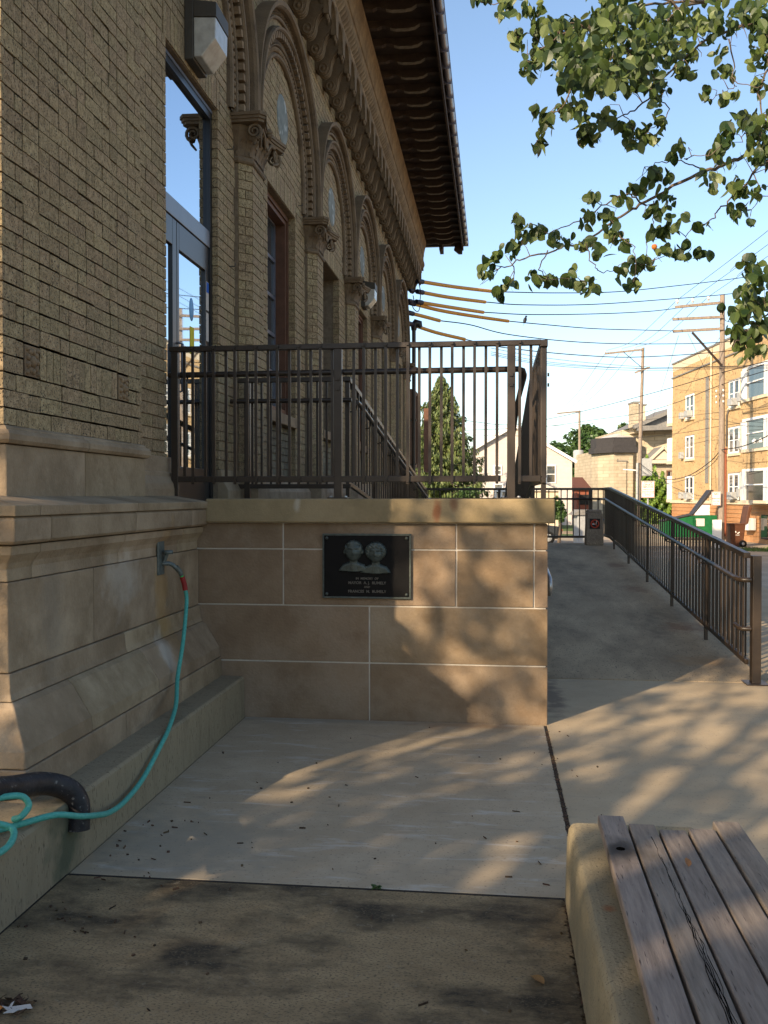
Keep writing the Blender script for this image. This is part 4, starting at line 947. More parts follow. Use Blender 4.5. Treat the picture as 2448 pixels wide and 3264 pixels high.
b.build('gadroons', M['terral'], bd, kind='stuff'); MB().box(-2.03, -1.992, 3.4, XE+.18, 7.722, 8.028).build('gadroon_bed', M['tail'], bd)
# soffit, rafter tails, gutter, roof
YS, YEE = 3.3, XE+.95
XG = -.80; ZS = 8.62
MB().box(-2.6, XG-.07, YS, YEE, ZS, ZS+.05).build('soffit', M['soffit'], bd)
MB().box(XG-.10, XG-.065, YS, YEE, ZS-.18, ZS+.04).build('fascia', M['tail'], bd)
b = MB()
tail = [(-1.88, ZS-.001), (-1.88, 8.51), (-1.74, 8.51), (-1.68, 8.535), (-1.62, 8.535), (-1.55, 8.505), (-1.46, 8.485), (-1.28, 8.485), (-1.18, 8.50), (-1.11, 8.545), (-1.0, 8.55), (-.91, 8.545), (-.91, ZS-.001)]
b.prism(tail, -.045, .045, 'y'); tail_me = b.mesh('rafter_tail', M['tail'])
b = MB()
for p, q in zip(tail[5:9], tail[6:10]): b.add([(p[0], -.046, p[1]-.002), (p[0], .046, p[1]-.002), (q[0], .046, q[1]-.002), (q[0], -.046, q[1]-.002)], [(0, 1, 2, 3)])
te_me = b.mesh('tail_edge', M['tailedge'])
y = 3.6
while y < YEE-.1:
    o = inst(tail_me, 'rafter_tail', bd, (0, y, 0)); inst(te_me, 'tail_edge', o); y += .54
b = MB(); b.box(-1.52, -1.42, XE+.4, YEE+.02, 8.36, ZS); b.build('rafter_tail', M['tail'], bd)
b = MB(); b.prism([(XG-.28, ZS), (XG-.33, 8.44), (XG-.20, 8.33), (XG-.10, 8.33), (XG-.08, ZS)], YEE-.16, YEE-.02, 'y'); b.build('corner_tail', M['tail'], bd)
gut = MB(); n = 8; vs = []
for y in (0, .56):
    for k in range(n+1): a = math.pi+k*math.pi/n; vs.append((XG+.065*math.cos(a), y, ZS+.07+.115*math.sin(a)))
gut.add(vs, [(i, i+1, i+n+2, i+n+1) for i in range(n)], smooth=True)
gut.box(XG+.062, XG+.072, 0, .56, ZS+.065, ZS+.08); gut.box(XG-.07, XG+.068, -.012, .0, ZS-.055, ZS+.08)
gut_me = gut.mesh('gutter_section', M['gutter'])
y = YS
while y < YEE-.1: inst(gut_me, 'gutter_section', bd, (0, y, 0)); y += .575
MB().box(-12, XG+.07, YEE-.0, YEE+.09, ZS-.04, ZS+.09).build('end_gutter', M['gutter'], bd)
b = MB(); b.add([(XG-.06, YS, ZS+.06), (XG-.06, YEE, ZS+.06), (-9, YS+8, 10.3), (-9, YEE-8.2, 10.3), (-17, YS, ZS+.06), (-17, YEE, ZS+.06)], [(0, 1, 3, 2), (2, 3, 5, 4), (0, 2, 4), (1, 5, 3), (0, 4, 5, 1)]); b.build('roof', M['roof'], bd)
MB().box(-16.9, XG-.08, XE+.02, YEE-.0, ZS-.001, ZS+.052).build('end_soffit', M['soffit'], bd)
b = MB(); b.box(-12, -1.93, XE, XE+.19, 7.72, ZS-.002); b.build('end_cornice', M['terral'], bd)
# conduit mast and downpipe at the far corner
cm = wthing('service_mast', 'dark conduit mast with weatherhead on the far corner of the brick building', 'service mast', (-2.18, XE-.1, 0))
b = MB(); b.tube([(-2.17, XE-.12, 0), (-2.17, XE-.12, 6.05)], .055, 10); b.build('conduit', M['rail'], cm)
b = MB(); b.tube([(-2.17, XE-.12, 6.05), (-2.17, XE-.12, 6.18), (-2.12, XE-.12, 6.25), (-2.02, XE-.12, 6.22), (-1.98, XE-.12, 6.12)], [.07, .10, .11, .10, .05], 10); b.build('weatherhead', M['black'], cm)
for z in (2.4, 3.6, 5.0): MB().box(-2.36, -2.10, XE-.15, XE-.09, z, z+.04).build('strap', M['rail'], cm)

# --- wall lamps
def lamp(label, y, z):
    t = wthing('wall_lamp', label, 'wall lamp', (XM, y, z), None); D = .34
    MB().box(XM+.0, XM+.07, y, y+D, z-.02, z+.44).build('back_box', M['bronzebox'], t, bevel=.006)
    b = MB(); b.prism([(XM+.07, z+.43), (XM+.25, z+.40), (XM+.25, z+.29), (XM+.07, z+.30)], y+.005, y+D-.005); b.build('hood', M['bronzebox'], t, bevel=.004)
    b = MB(); b.prism([(XM+.07, z+.30), (XM+.245, z+.288), (XM+.24, z+.13), (XM+.13, z+.0), (XM+.07, z+.0)], y+.012, y+D-.012); b.build('lens', M['lens'], t, bevel=.008)
    return t
lamp('large wall lamp with clear lens above the glass entrance door', 6.90, 4.90)
lamp('small distant wall lamp between the third and fourth arched bays', 16.35, 4.93)
# iron hooks in the brickwork
for (y, z) in ((8.05, 4.62), (10.02, 5.28), (11.05, 5.05), (8.1, 3.6)):
    h = MB().tube([(XM-.01, y, z), (XM+.05, y, z), (XM+.05, y+.015, z+.03)], .005, 5).build('wall_hook', M['black'], bd)

# ================================================================== CURB, SPIGOT, HOSE, DOWNSPOUT
cb = MB(); cb.prism([(-2.05, -.03), (-1.737, -.03), (-1.742, .272), (-1.752, .286), (-2.05, .292)], -2.5, 6.345, 'y'); o = cb.build('kerb_wall', M['curb'], bevel=.006); tag(o, 'low stained concrete kerb along the foot of the building', 'kerb')
sp = wthing('wall_spigot', 'old brass garden tap on a plate on the stone base, hose attached', 'tap', (-2.07, 5.62, 1.05))
MB().box(-2.072, -2.060, 5.53, 5.64, 1.06, 1.27).build('plate', M['brass'], sp, bevel=.004)
b = MB(); b.tube([(-2.06, 5.60, 1.13), (-2.02, 5.61, 1.13), (-2.0, 5.62, 1.12), (-1.985, 5.635, 1.10)], .014, 8); b.build('spout', M['brass'], sp)
b = MB(); b.tube([(-2.05, 5.60, 1.14), (-2.03, 5.60, 1.19)], .012, 8); b.lathe([(.0, 1.19), (.03, 1.19), (.032, 1.2), (.03, 1.212), (0, 1.214)], (-2.022, 5.60, 0), 10); b.build('handle', M['brass'], sp)
hs = wthing('garden_hose', 'teal green garden hose hanging from the tap and lying over the kerb', 'hose', (-1.85, 4.6, .28))
def smooth(pts, k=8):
    pts = [Vector(p) for p in pts]; out = []
    P_ = [pts[0]*2-pts[1]]+pts+[pts[-1]*2-pts[-2]]
    for i in range(1, len(P_)-2):
        for s in range(k):
            t = s/k; a, b_, c, d = P_[i-1], P_[i], P_[i+1], P_[i+2]
            out.append(.5*((2*b_)+(-a+c)*t+(2*a-5*b_+4*c-d)*t*t+(-a+3*b_-3*c+d)*t**3))
    return out+[pts[-1]]
MB().tube([(-1.985, 5.635, 1.105), (-1.968, 5.66, 1.075), (-1.962, 5.672, 1.05)], [.016, .017, .013], 10).build('coupling', M['brass'], hs)
MB().tube([(-1.963, 5.670, 1.056), (-1.960, 5.676, 1.040)], .012, 10).build('washer', M['tag'], hs)
MB().tube([(-1.960, 5.676, 1.042), (-1.950, 5.69, .995), (-1.945, 5.695, .955)], .0165, 10).build('sleeve', M['red'], hs)
hp = [(-1.945, 5.695, .958), (-1.935, 5.69, .88), (-1.90, 5.52, .66), (-1.87, 5.33, .47), (-1.80, 5.10, .36), (-1.735, 4.80, .30), (-1.715, 4.62, .255), (-1.708, 4.36, .165), (-1.70, 4.12, .135), (-1.675, 3.90, .16), (-1.645, 3.70, .215), (-1.648, 3.54, .265), (-1.70, 3.42, .308), (-1.80, 3.30, .304), (-1.90, 3.15, .31)]
MB().tube(smooth(hp), .0125, 10).build('tube', M['hose'], hs)
hp2 = [(-1.80, 3.30, .330), (-1.765, 3.29, .345), (-1.75, 3.32, .38), (-1.78, 3.30, .42), (-1.85, 3.2, .43), (-1.93, 3.1, .41), (-2.0, 2.95, .38), (-1.92, 2.85, .32), (-1.76, 2.95, .305), (-1.72, 3.10, .30), (-1.75, 3.2, .33), (-1.82, 3.14, .37), (-1.92, 3.0, .39)]
MB().tube(smooth(hp2), .0125, 10).build('coil', M['hose'], hs)
ds = wthing('downspout', 'black plastic drain pipe bent over the kerb at lower left', 'drain pipe', (-1.9, 3.3, .3))
MB().tube(smooth([(-1.90, 2.6, .60), (-1.87, 3.0, .525), (-1.85, 3.35, .43), (-1.815, 3.56, .385), (-1.755, 3.65, .335), (-1.718, 3.67, .27), (-1.712, 3.66, .165)], 6), [.047]*37, 14).build('pipe', M['pipe'], ds)
# ================================================================== BACKGROUND
def lthing(name, label, cat, r, d, yaw=0, group=None, z=None):
    p = rd(r, d); return thing(name, label, cat, (p.x, p.y, gz(p.y) if z is None else z), YAW+yaw, group)
def lr_d(x, y, d):      # photo point at depth d -> (r, z)
    return (x/1659*2448-1224)/FPX*d, EYE-(y/2212*3264-1582)/FPX*d
# ---- orange brick flats: long wall runs parallel to the view, local x = right, local y = away; origin at far corner (r 18.6, d 60)
OB = lthing('apartment_building', 'three-storey orange brick apartment building with white windows and bays at right', 'building', 18.6, 60)
G0 = OB.location.z
def Z(z): return z-G0
ZTOP = 10.1
b = MB(); b.box(0, 16, -34, 0, Z(1.30), Z(9.55)); b.build('wall', M['obrick'], OB)
b = MB(); b.box(0, 16, -34, 0, -.2, Z(1.12)); b.build('basement_wall', M['obrick2'], OB)
MB().box(-.10, 16.1, -34.1, .1, Z(1.12), Z(1.30)).build('belt_course', M['cream'], OB, bevel=.02)
MB().box(.0, 16, -34, 0, Z(9.55), Z(10.0)).build('parapet', M['cream'], OB)
MB().box(-.06, 16.06, -34.06, .06, Z(10.0), Z(10.1)).build('parapet_cap', M['slate'], OB)
MB().box(-.07, .0, -34, .07, Z(9.10), Z(9.18)).build('cornice_line', M['slate'], OB)
def win(parent, y0, y1, z0, z1, x=-.0, ac=False, tall=False):
    """white sash window in the wall plane x; y0<y1 local"""
    w = MB(); w.box(x-.05, x+.05, y0, y0+.10, z0, z1); w.box(x-.05, x+.05, y1-.10, y1, z0, z1); w.box(x-.05, x+.05, y0+.1, y1-.1, z1-.09, z1); w.box(x-.05, x+.05, y0+.1, y1-.1, z0, z0+.08); 
    ym = (y0+y1)/2; w.box(x-.05, x+.04, ym-.09, ym+.09, z0+.08, z1-.09)
    for a, c in ((y0+.1, ym-.09), (ym+.09, y1-.1)): w.box(x-.045, x+.03, a, c, (z0+z1)/2-.025, (z0+z1)/2+.025)
    o = w.build('window', M['white'], parent)
    p = MB(); p.box(x-.02, x-.012, y0+.1, ym-.09, z0+.08, z1-.09); p.build('pane', M['dglass'], o); p = MB(); p.box(x-.02, x-.012, ym+.09, y1-.1, z0+.08, z1-.09); p.build('pane', M['wglass'], o)
    MB().box(x-.10, x+.01, y0-.08, y1+.08, z0-.14, z0-.005).build('window_sill', M['cream'], o)
    MB().box(x-.012, x, y0-.1, y1+.1, z1+.005, z1+.05).build('lintel', M['slate'], o)
    if ac: MB().box(x-.40, x-.055, y0+.12, ym+.0, z0+.03, z0+.42).build('window_unit', M['grey'], o, bevel=.02)
for k, (z0, z1) in enumerate(((1.36, 2.76), (3.84, 5.22), (6.30, 7.72))):
    win(OB, -4.25, -2.75, Z(z0), Z(z1), ac=(k != 1)); win(OB, -11.4, -9.9, Z(z0), Z(z1), ac=(k != 1))
    MB().box(-.25, -.0, -2.4, -2.05, Z(z0+.05), Z(z0+.45)).build('meter_box', M['grey'], OB, bevel=.02)
    MB().box(-.30, -.0, -12.1, -11.7, Z(z0+.15), Z(z0+.60)).build('meter_box', M['grey'], OB, bevel=.02)
    # bay window projecting from the wall
    y0, y1 = -18.0, -13.2
    b = MB(); b.prism([(0.02, y0), (-.9, y0+.9), (-.9, y1-.9), (.02, y1)], Z(z0-.72) if k else Z(1.301), Z(z0)-.15, 'z'); b.build('bay', M['obrick'], OB)
    if k == 2: b = MB(); b.prism([(0.02, y0), (-.9, y0+.9), (-.9, y1-.9), (.02, y1)], Z(z1+.02), Z(9.5), 'z'); b.build('bay', M['obrick'], OB)
    else: b = MB(); b.prism([(0.02, y0), (-.9, y0+.9), (-.9, y1-.9), (.02, y1)], Z(z1+.12), Z(z1+.42), 'z'); b.build('bay', M['obrick'], OB)
    b = MB(); b.prism([(0.02, y0-.1), (-.98, y0+.86), (-.98, y1-.86), (.02, y1+.1)], Z(z0)-.15, Z(z0), 'z'); b.build('bay_sill', M['cream'], OB)
    b = MB(); b.prism([(0.02, y0-.02), (-.92, y0+.88), (-.92, y1-.88), (.02, y1+.02)], Z(z1), Z(z1)+.12, 'z'); b.build('bay_head', M['white'], OB)
    bw = MB(); q = [Vector((0, y1, 0)), Vector((-.86, y1-.86, 0)), Vector((-.86, y0+.86, 0)), Vector((0, y0, 0))]
    for v in q: bw.box(v.x-.09, v.x+.09, v.y-.09, v.y+.09, Z(z0), Z(z1))
    bw.box(-.95, -.85, y1-1.3, y1-.86, Z(z0), Z(z1)); bw.box(-.95, -.85, y0+.86, y0+1.25, Z(z0), Z(z1))
    for u, v in ((q[0], q[1]), (q[2], q[3])): bw.bar(u+Vector((0, 0, Z(z0)+.7)), v+Vector((0, 0, Z(z0)+.7)), .05, .05)
    bw.box(-.93, -.87, y0+1.25, y1-1.3, Z(z0)+.72, Z(z0)+.78)
    bo = bw.build('bay_window', M['white'], OB)
    b = MB(); b.prism([(0.0, y0+.05), (-.85, y0+.90), (-.85, y1-.90), (.0, y1-.05)], Z(z0)+.0, Z(z1), 'z'); b.build('bay_glass', M['dglass' if k == 0 else 'wglass'], bo)
    # bay on the far face, seen edge-on
    MB().box(-.12, 1.2, .0, .8, Z(z0-.2), Z(z0)).build('far_bay_sill', M['cream'], OB); MB().box(-.10, 1.1, .0, .75, Z(z0), Z(z1+.1)).build('far_bay', M['white'], OB)
MB().box(-.03, -.0, -6.75, -6.25, Z(2.3), Z(8.4)).build('glass_block_strip', M['slate'], OB)
b = MB(); b.tube([(-.08, -7.3, Z(1.3)), (-.08, -7.3, Z(9.9))], .05, 6); b.build('white_downpipe', M['cream'], OB)
for k in range(7): MB().box(-.035, .0, -33.9, 0, Z(-.45+.22*k), Z(-.45+.22*k)+.035).build('brick_band', M['obrick2'], OB)
MB().box(-.06, -.0, -7.0, -4.6, 0, Z(1.05)).build('basement_door', M['white'], OB)
for k, (y, w, h) in enumerate(((-1.5, .25, .5), (-2.6, .25, .5), (-3.2, .25, .5))): MB().box(-.04, 0, y-w, y, Z(-.3), Z(-.3)+h).build('glass_block', M['white'], OB)
MB().box(-.04, .0, -15.05, -14.3, Z(-.55), Z(.65)).build('basement_window', M['dglass'], OB)
MB().box(-.45, -.04, -13.7, -12.9, Z(-.15), Z(.45)).build('window_unit', M['white'], OB, bevel=.02)
for y in (-15.5,): 
    MB().box(-.03, -.0, y-1.6, y-.7, Z(-.25), Z(.85)).build('wall_sign', M['white'], OB)
for i, dy in enumerate((0, -.8)):
    b = MB(); b.bar((-.6, -15.2+dy, Z(4.35)), (-.95, -15.6+dy, Z(4.15)), .16, .16); c_ = b.build('security_camera', M['white'], OB, bevel=.02)
    MB().tube([(0, -15.1+dy, Z(3.9)), (-.4, -15.1+dy, Z(3.95)), (-.6, -15.25+dy, Z(4.28))], .035, 6).build('camera_arm', M['white'], c_)

# ---- limestone library-like building
LB = lthing('stone_building', 'tan limestone classical building with pediment roof and chimney beyond the flats', 'building', 22, 88)
g1 = LB.location.z
def LZ_(y, d=88): return EYE-(y/2212*3264-1582)/FPX*d-g1
def LX(x, d=88): return (x/1659*2448-1224)/FPX*d-22
x0, x1, x2 = LX(1297), LX(1367), LX(1396); xr = LX(1480)
b = MB(); b.prism([(x0, 3.5), (x0+.2, 2), (LX(1325), 0), (x1, 0), (x1+1.5, 2), (x1+1.5, 12), (x0, 12)], 0, LZ_(972), 'z'); b.build('wall', M['lime'], LB)
b = MB(); b.prism([(x1-.4, 2.5), (xr, -.5), (xr+8, -.5), (xr+8, 14), (x1-.4, 14)], 0, LZ_(925), 'z'); b.build('wall', M['lime'], LB)
b = MB(); b.prism([(x0-.2, 3.4), (x0, 1.8), (LX(1325)-.1, -.3), (x1+.2, -.3), (x1+.2, .2), (LX(1325)+.1, .2), (x0+.3, 2.4)], LZ_(972), LZ_(945), 'z'); b.build('roof_balustrade', M['darkbal'], LB)
b = MB(); b.prism([(x0-.4, 3.4), (x0-.2, 1.6), (LX(1325)-.2, -.5), (x1+.3, -.5), (x1+.3, 3), (x0, 4)], LZ_(978), LZ_(966), 'z'); b.build('cornice', M['darkbal'], LB)
b = MB(); b.add([(x0, 3, LZ_(947)), (LX(1325), .3, LZ_(947)), (x1+.3, .3, LZ_(947)), (LX(1372), 5, LZ_(925)), (LX(1345), 6, LZ_(932))], [(0, 1, 4), (1, 2, 3, 4)]); b.build('low_roof', M['snowcone'], LB)
# main roof with long raking gable rising to the right
b = MB(); b.add([(x1-.3, -.9, LZ_(925)), (xr, -1.2, LZ_(922)), (xr, -1.2, LZ_(873)), (x1-.3, 10, LZ_(925)), (xr, 10, LZ_(870)), (x2+1, -.9, LZ_(905))], [(0, 1, 2, 5), (0, 5, 3), (5, 2, 4, 3)]); b.build('roof', M['slate'], LB)
b = MB(); b.bar((x1-.3, -1.3, LZ_(925)), (xr, -1.4, LZ_(873)), .5, .35); b.bar((x1, -1.2, LZ_(928)), (xr, -1.3, LZ_(924)), .6, .45); b.build('raking_cornice', M['slate'], LB)
b = MB(); b.box(LX(1383), LX(1400), 1, 2.6, LZ_(930), LZ_(874)); b.build('chimney', M['cream'], LB); b = MB(); b.box(LX(1371), LX(1383)-.02, .6, 2.4, LZ_(935), LZ_(870)); b.build('chimney', M['lime'], LB)
b = MB(); b.box(LX(1370), LX(1384), .5, 2.5, LZ_(870), LZ_(866)); b.box(LX(1382), LX(1403), .9, 2.7, LZ_(874), LZ_(871)); b.build('chimney_cap', M['slate'], LB)
# side portico with small pediment
ym_ = -3
b = MB(); b.box(LX(1406, 85), LX(1460, 85), ym_, -.3, 0, LZ_(1000, 85)); b.build('portico_wall', M['lime'], LB)
b = MB(); b.prism([(LX(1398, 85), LZ_(996, 85)), (LX(1452, 85), LZ_(996, 85)), (LX(1430, 85), LZ_(965, 85))], ym_-.4, -.3, 'y'); b.build('pediment', M['slate'], LB)
b = MB(); b.prism([(LX(1408, 85), LZ_(993, 85)), (LX(1450, 85), LZ_(993, 85)), (LX(1430, 85), LZ_(974, 85))], ym_-.46, ym_-.4, 'y'); b.build('pediment_face', M['cream'], LB)
b = MB(); b.bar((LX(1398, 85), ym_-.5, LZ_(996, 85)), (LX(1430, 85), ym_-.5, LZ_(966, 85)), .3, .22); b.bar((LX(1430, 85), ym_-.5, LZ_(966, 85)), (LX(1454, 85), ym_-.5, LZ_(994, 85)), .3, .22); b.bar((LX(1398, 85), ym_-.5, LZ_(998, 85)), (LX(1454, 85), ym_-.5, LZ_(998, 85)), .4, .3); b.build('pediment_moulding', M['cream'], LB)
b = MB(); 
for k in range(20): b.box(LX(1403, 85)+k*.21, LX(1403, 85)+k*.21+.1, ym_-.35, ym_-.2, LZ_(1004, 85), LZ_(1001, 85))
b.build('dentil_row', M['cream'], LB, kind='stuff')
xa, xb_ = LX(1442, 85), LX(1455, 85)
f = MB(); f.box(xa-.12, xb_, ym_-.05, ym_+.02, LZ_(1088, 85), LZ_(1016, 85)); f = f.build('window', M['brownwood'], LB)
MB().box(xa, xb_-.05, ym_-.07, ym_-.05, LZ_(1086, 85), LZ_(1019, 85)).build('pane', M['dglass'], f)
b = MB()
for k in range(1, 5): z = LZ_(1086, 85)+k*(LZ_(1019, 85)-LZ_(1086, 85))/5; b.box(xa, xb_, ym_-.09, ym_-.071, z-.03, z+.03)
b.box((xa+xb_)/2-.03, (xa+xb_)/2+.03, ym_-.091, ym_-.072, LZ_(1086, 85), LZ_(1019, 85)); b.build('glazing_bar', M['cream'], f)
b = MB(); b.box(LX(1373), LX(1376), -.42+0, -.3, 0, LZ_(975)); b.box(LX(1331), LX(1333), -.1, .0, 0, LZ_(990)); b.build('pilaster', M['lime'], LB)

b = MB()
for k in range(46): b.box(x1+.4+k*.17, x1+.48+k*.17, -1.15, -.9, LZ_(931), LZ_(928))
b.build('dentil_row', M['cream'], LB, kind='stuff')
MB().box(x1-.2, xr, -1.0, -.5, LZ_(927), LZ_(921)).build('cornice', M['slate'], LB)
for xa_, xb2 in ((1333, 1352),):
    f = MB().box(LX(xa_), LX(xb2), -.14, -.02, LZ_(1075), LZ_(997)).build('recessed_panel', M['lime'], LB)
    MB().box(LX(xa_)-.08, LX(xb2)+.08, -.20, -.02, LZ_(997), LZ_(995)).build('panel_head', M['slate'], LB)
# ---- pale sided house
HD = 75
HS = lthing('sided_house', 'pale clapboard gabled house seen through the railing beyond the ramp', 'house', (1636-1224)/FPX*HD, HD)
g2 = HS.location.z
def hx(xs): return (xs-1636)/FPX*HD
def hz(ys): return EYE-(ys-1582)/FPX*HD-g2
wl, wr, ze = hx(1447), hx(1823), hz(1468)
zp = hz(1360)
b = MB(); z = 0; k = 0
while z < zp:
    h = .11; zt = min(z+h, zp)
    if zt <= ze: a, c = wl, wr; a2, c2 = a, c
    else:
        fr_ = lambda q: (q-ze)/(zp-ze) if q > ze else 0
        a, c = wl*(1-fr_(z))-0*0, wr*(1-fr_(z)); a2, c2 = wl*(1-fr_(zt)), wr*(1-fr_(zt))
    b.add([(a, -.02, z), (c, -.02, z), (c2, 0, zt), (a2, 0, zt)], [(0, 1, 2, 3)]); b.add([(a, -.02, z), (c, -.02, z), (c, 0, z), (a, 0, z)], [(0, 1, 2, 3)])
    z += h
b.build('siding', M['siding'], HS, kind='stuff')
b = MB(); b.prism([(wl, 0), (wr, 0), (wr, ze), (0, zp-.02), (wl, ze)], .005, 9, 'y'); b.build('wall', M['siding'], HS)
for sgn, xe in ((-1, wl-.3), (1, wr+.3)):
    zeave = ze-.3*(zp-ze)/abs(wl)
    b = MB(); b.add([(0, -.35, zp+.22), (xe, -.35, zeave+.15), (xe, 9.3, zeave+.15), (0, 9.3, zp+.22), (0, -.35, zp+.02), (xe, -.35, zeave-.02), (xe, 9.3, zeave-.02), (0, 9.3, zp+.02)], [(0, 1, 2, 3), (4, 7, 6, 5), (0, 4, 5, 1), (1, 5, 6, 2), (2, 6, 7, 3)]); b.build('roof', M['snowcone'], HS)
    b = MB(); b.bar((0, -.38, zp+.06), (xe, -.38, zeave+.04), .06, .24); b.build('bargeboard', M['white'], HS)
def hwin(x0_, x1_, y0_, y1_):
    a, c, zb, zt = hx(x0_), hx(x1_), hz(y1_), hz(y0_)
    f = MB(); f.box(a-.1, a, -.08, 0, zb-.1, zt+.1); f.box(c, c+.1, -.08, 0, zb-.1, zt+.1); f.box(a, c, -.08, 0, zt, zt+.1); f.box(a, c, -.08, 0, zb-.1, zb); f.box(a, c, -.07, 0, (zb+zt)/2-.03, (zb+zt)/2+.03)
    o = f.build('window', M['white'], HS); MB().box(a, c, -.045, -.035, zb, zt).build('pane', M['wglass'], o)
for q in ((1500, 1522, 1487, 1512), (1577, 1596, 1487, 1511), (1743, 1768, 1486, 1537), (1498, 1522, 1545, 1572), (1577, 1600, 1545, 1572)): hwin(*q)
b = MB(); b.box(hx(1572), hx(1612), -1.3, -.1, hz(1568), hz(1555)); b.box(hx(1572), hx(1612), -1.25, -1.15, 0, .9); 
for xs in (1574, 1592, 1610): b.box(hx(xs)-.07, hx(xs)+.07, -1.25, -1.11, 0, hz(1568))
b.build('porch', M['white'], HS)
b = MB(); b.box(hx(1634), hx(1650), 3, 3.6, zp-.2, zp+.55); b.build('chimney', M['cream'], HS)
# ---- red brick garage house with white gable
RH = lthing('red_house', 'small red brick house with dark red roof and white gable beside the pole', 'house', 20.3, 92)
g3 = RH.location.z
b = MB(); b.box(-1.2, 2.4, 0, 8, 0, 3.0); b.build('wall', M['redbrick'], RH)
b = MB(); b.prism([(-.5, 3.05), (8.3, 3.05), (8.3, 3.1), (4, 4.3), (-.5, 3.2)], -1.6, -1.5, 'x'); b.add([(-1.6, -.5, 3.05), (2.7, -.5, 3.05), (2.7, 4, 4.3), (-1.6, 4, 4.3), (-1.6, 8.3, 3), (2.7, 8.3, 3)], [(0, 1, 2, 3), (3, 2, 5, 4)]); b.build('roof', M['redroof'], RH)
b = MB(); b.prism([(.2, 2.9), (1.9, 2.9), (1.05, 3.7)], -.8, 1.0, 'y'); b.build('gable', M['white'], RH)
MB().box(-1.0, 1.5, -.06, 0, 1.5, 2.5).build('window', M['dglass'], RH)
# ---- cream garage behind the fence picket gap
GH = lthing('cream_garage', 'low cream building seen through the far railing below the house', 'garage', 11.2, 66)
b = MB(); b.box(-1.9, 1.2, 0, 3, 0, 2.7); b.build('wall', M['cream'], GH); b = MB(); b.prism([(-2.1, 2.7), (1.4, 2.7), (-.3, 3.4)], -.2, 3.2); b.build('roof', M['snowcone'], GH); MB().box(-1.2, .0, -.04, 0, 0, 2.1).build('door', M['tail'], GH)

# ---- dumpster, bins and things by the flats
DP = lthing('dumpster', 'green steel dumpster with black lid propped open by the flats', 'dumpster', 16.9, 50, R(-8))
g4 = DP.location.z
b = MB(); b.prism([(-1.9, .15), (.85, .15), (.85, .54-g4-.0), (-.4, .54-g4-.03), (-1.9, .18-g4)], -.75, .75, 'y'); b.build('body', M['green'], DP, bevel=.02)
for x in (-1.4, -.3, .6): MB().box(x-.05, x+.05, -.82, -.75, .15, 1.1).build('rib', M['green'], DP)
MB().box(-.25, .2, -.78, -.752, .75, 1.15).build('notice', M['paper'], DP)
b = MB(); b.prism([(-1.95, .2-g4), (-.35, .56-g4), (-.35, .61-g4), (-1.95, .25-g4)], -.78, .78, 'y'); b.build('lid', M['dlid'], DP)
b = MB(); b.prism([(-.38, .58-g4), (-.30, .58-g4), (.72, 1.86-g4), (.55, 1.90-g4)], -.6, .6, 'y'); b.build('open_lid', M['dlid'], DP, bevel=.02)
b = MB(); b.box(.95, 1.0, -.6, .6, .1, 1.0); b.build('side_guard', M['dlid'], DP)
BN = lthing('wheelie_bin', 'brown plastic wheeled bin with recycling mark, lid flipped back', 'wheeled bin', 16.25, 43)
g5 = BN.location.z
b = MB(); frus(b, 0, 0, .0, 1.02, .56, .74); b.build('body', M['bin'], BN, bevel=.03)
MB().box(-.41, .41, -.40, .40, 1.02, 1.08).build('rim', M['bin'], BN, bevel=.02)
b = MB(); b.prism([(.36, 1.06), (.48, 1.06), (.66, 1.85), (.60, 1.92), (.50, 1.86)], -.36, .36, 'y'); b.build('lid', M['bin'], BN, bevel=.02)
w = MB(); w.lathe([(0, -.03), (.17, -.03), (.17, .03), (0, .03)], (.22, -.42, .15), 18, 'y'); wo = w.build('wheel', M['tyre'], BN); w = MB(); w.lathe([(0, -.035), (.07, -.035), (.07, -.031)], (.22, -.42, .15), 12, 'y'); w.build('hub', M['grey'], wo)
b = MB()
for k in range(3):
    a0 = k*2.094+.3
    for j in range(3):
        a, c = a0+j*.5, a0+(j+1)*.5
        b.add([(r*math.cos(t), -.345-.0*r, .72+r*math.sin(t)) for r, t in ((.07, a), (.11, a), (.11, c), (.07, c))], [(0, 1, 2, 3)])
b.box(-.09, .09, -.347, -.343, .54, .56); b.build('recycling_mark', M['signwhite'], BN)
# ---- things behind the landing fence
sh = lthing('utility_cabinet', 'grey dumpster-like cabinet with pitched lid behind the far railing', 'container', (1868-1224)/FPX*44, 44)
b = MB(); b.box(-.5, .55, -.5, .5, 0, 1.45); b.build('body', M['grey'], sh, bevel=.02); b = MB(); b.prism([(-.75, 1.45), (.65, 1.45), (.5, 1.7), (-.45, 1.7)], -.6, .6); b.build('lid', M['slate'], sh)
bl = lthing('blue_bin', 'small blue recycling bin behind the far railing beside grey cabinet', 'recycling bin', (1904-1224)/FPX*44, 44.2)
b = MB(); frus(b, 0, 0, .5, 1.2, .4, .5); b.build('body', M['blue'], bl, bevel=.02); MB().box(-.28, .28, -.28, .28, 1.2, 1.27).build('lid', M['blue'], bl); b = MB(); frus(b, 0, 0, 0, .5, .4, .4); b.build('base', M['dlid'], bl)
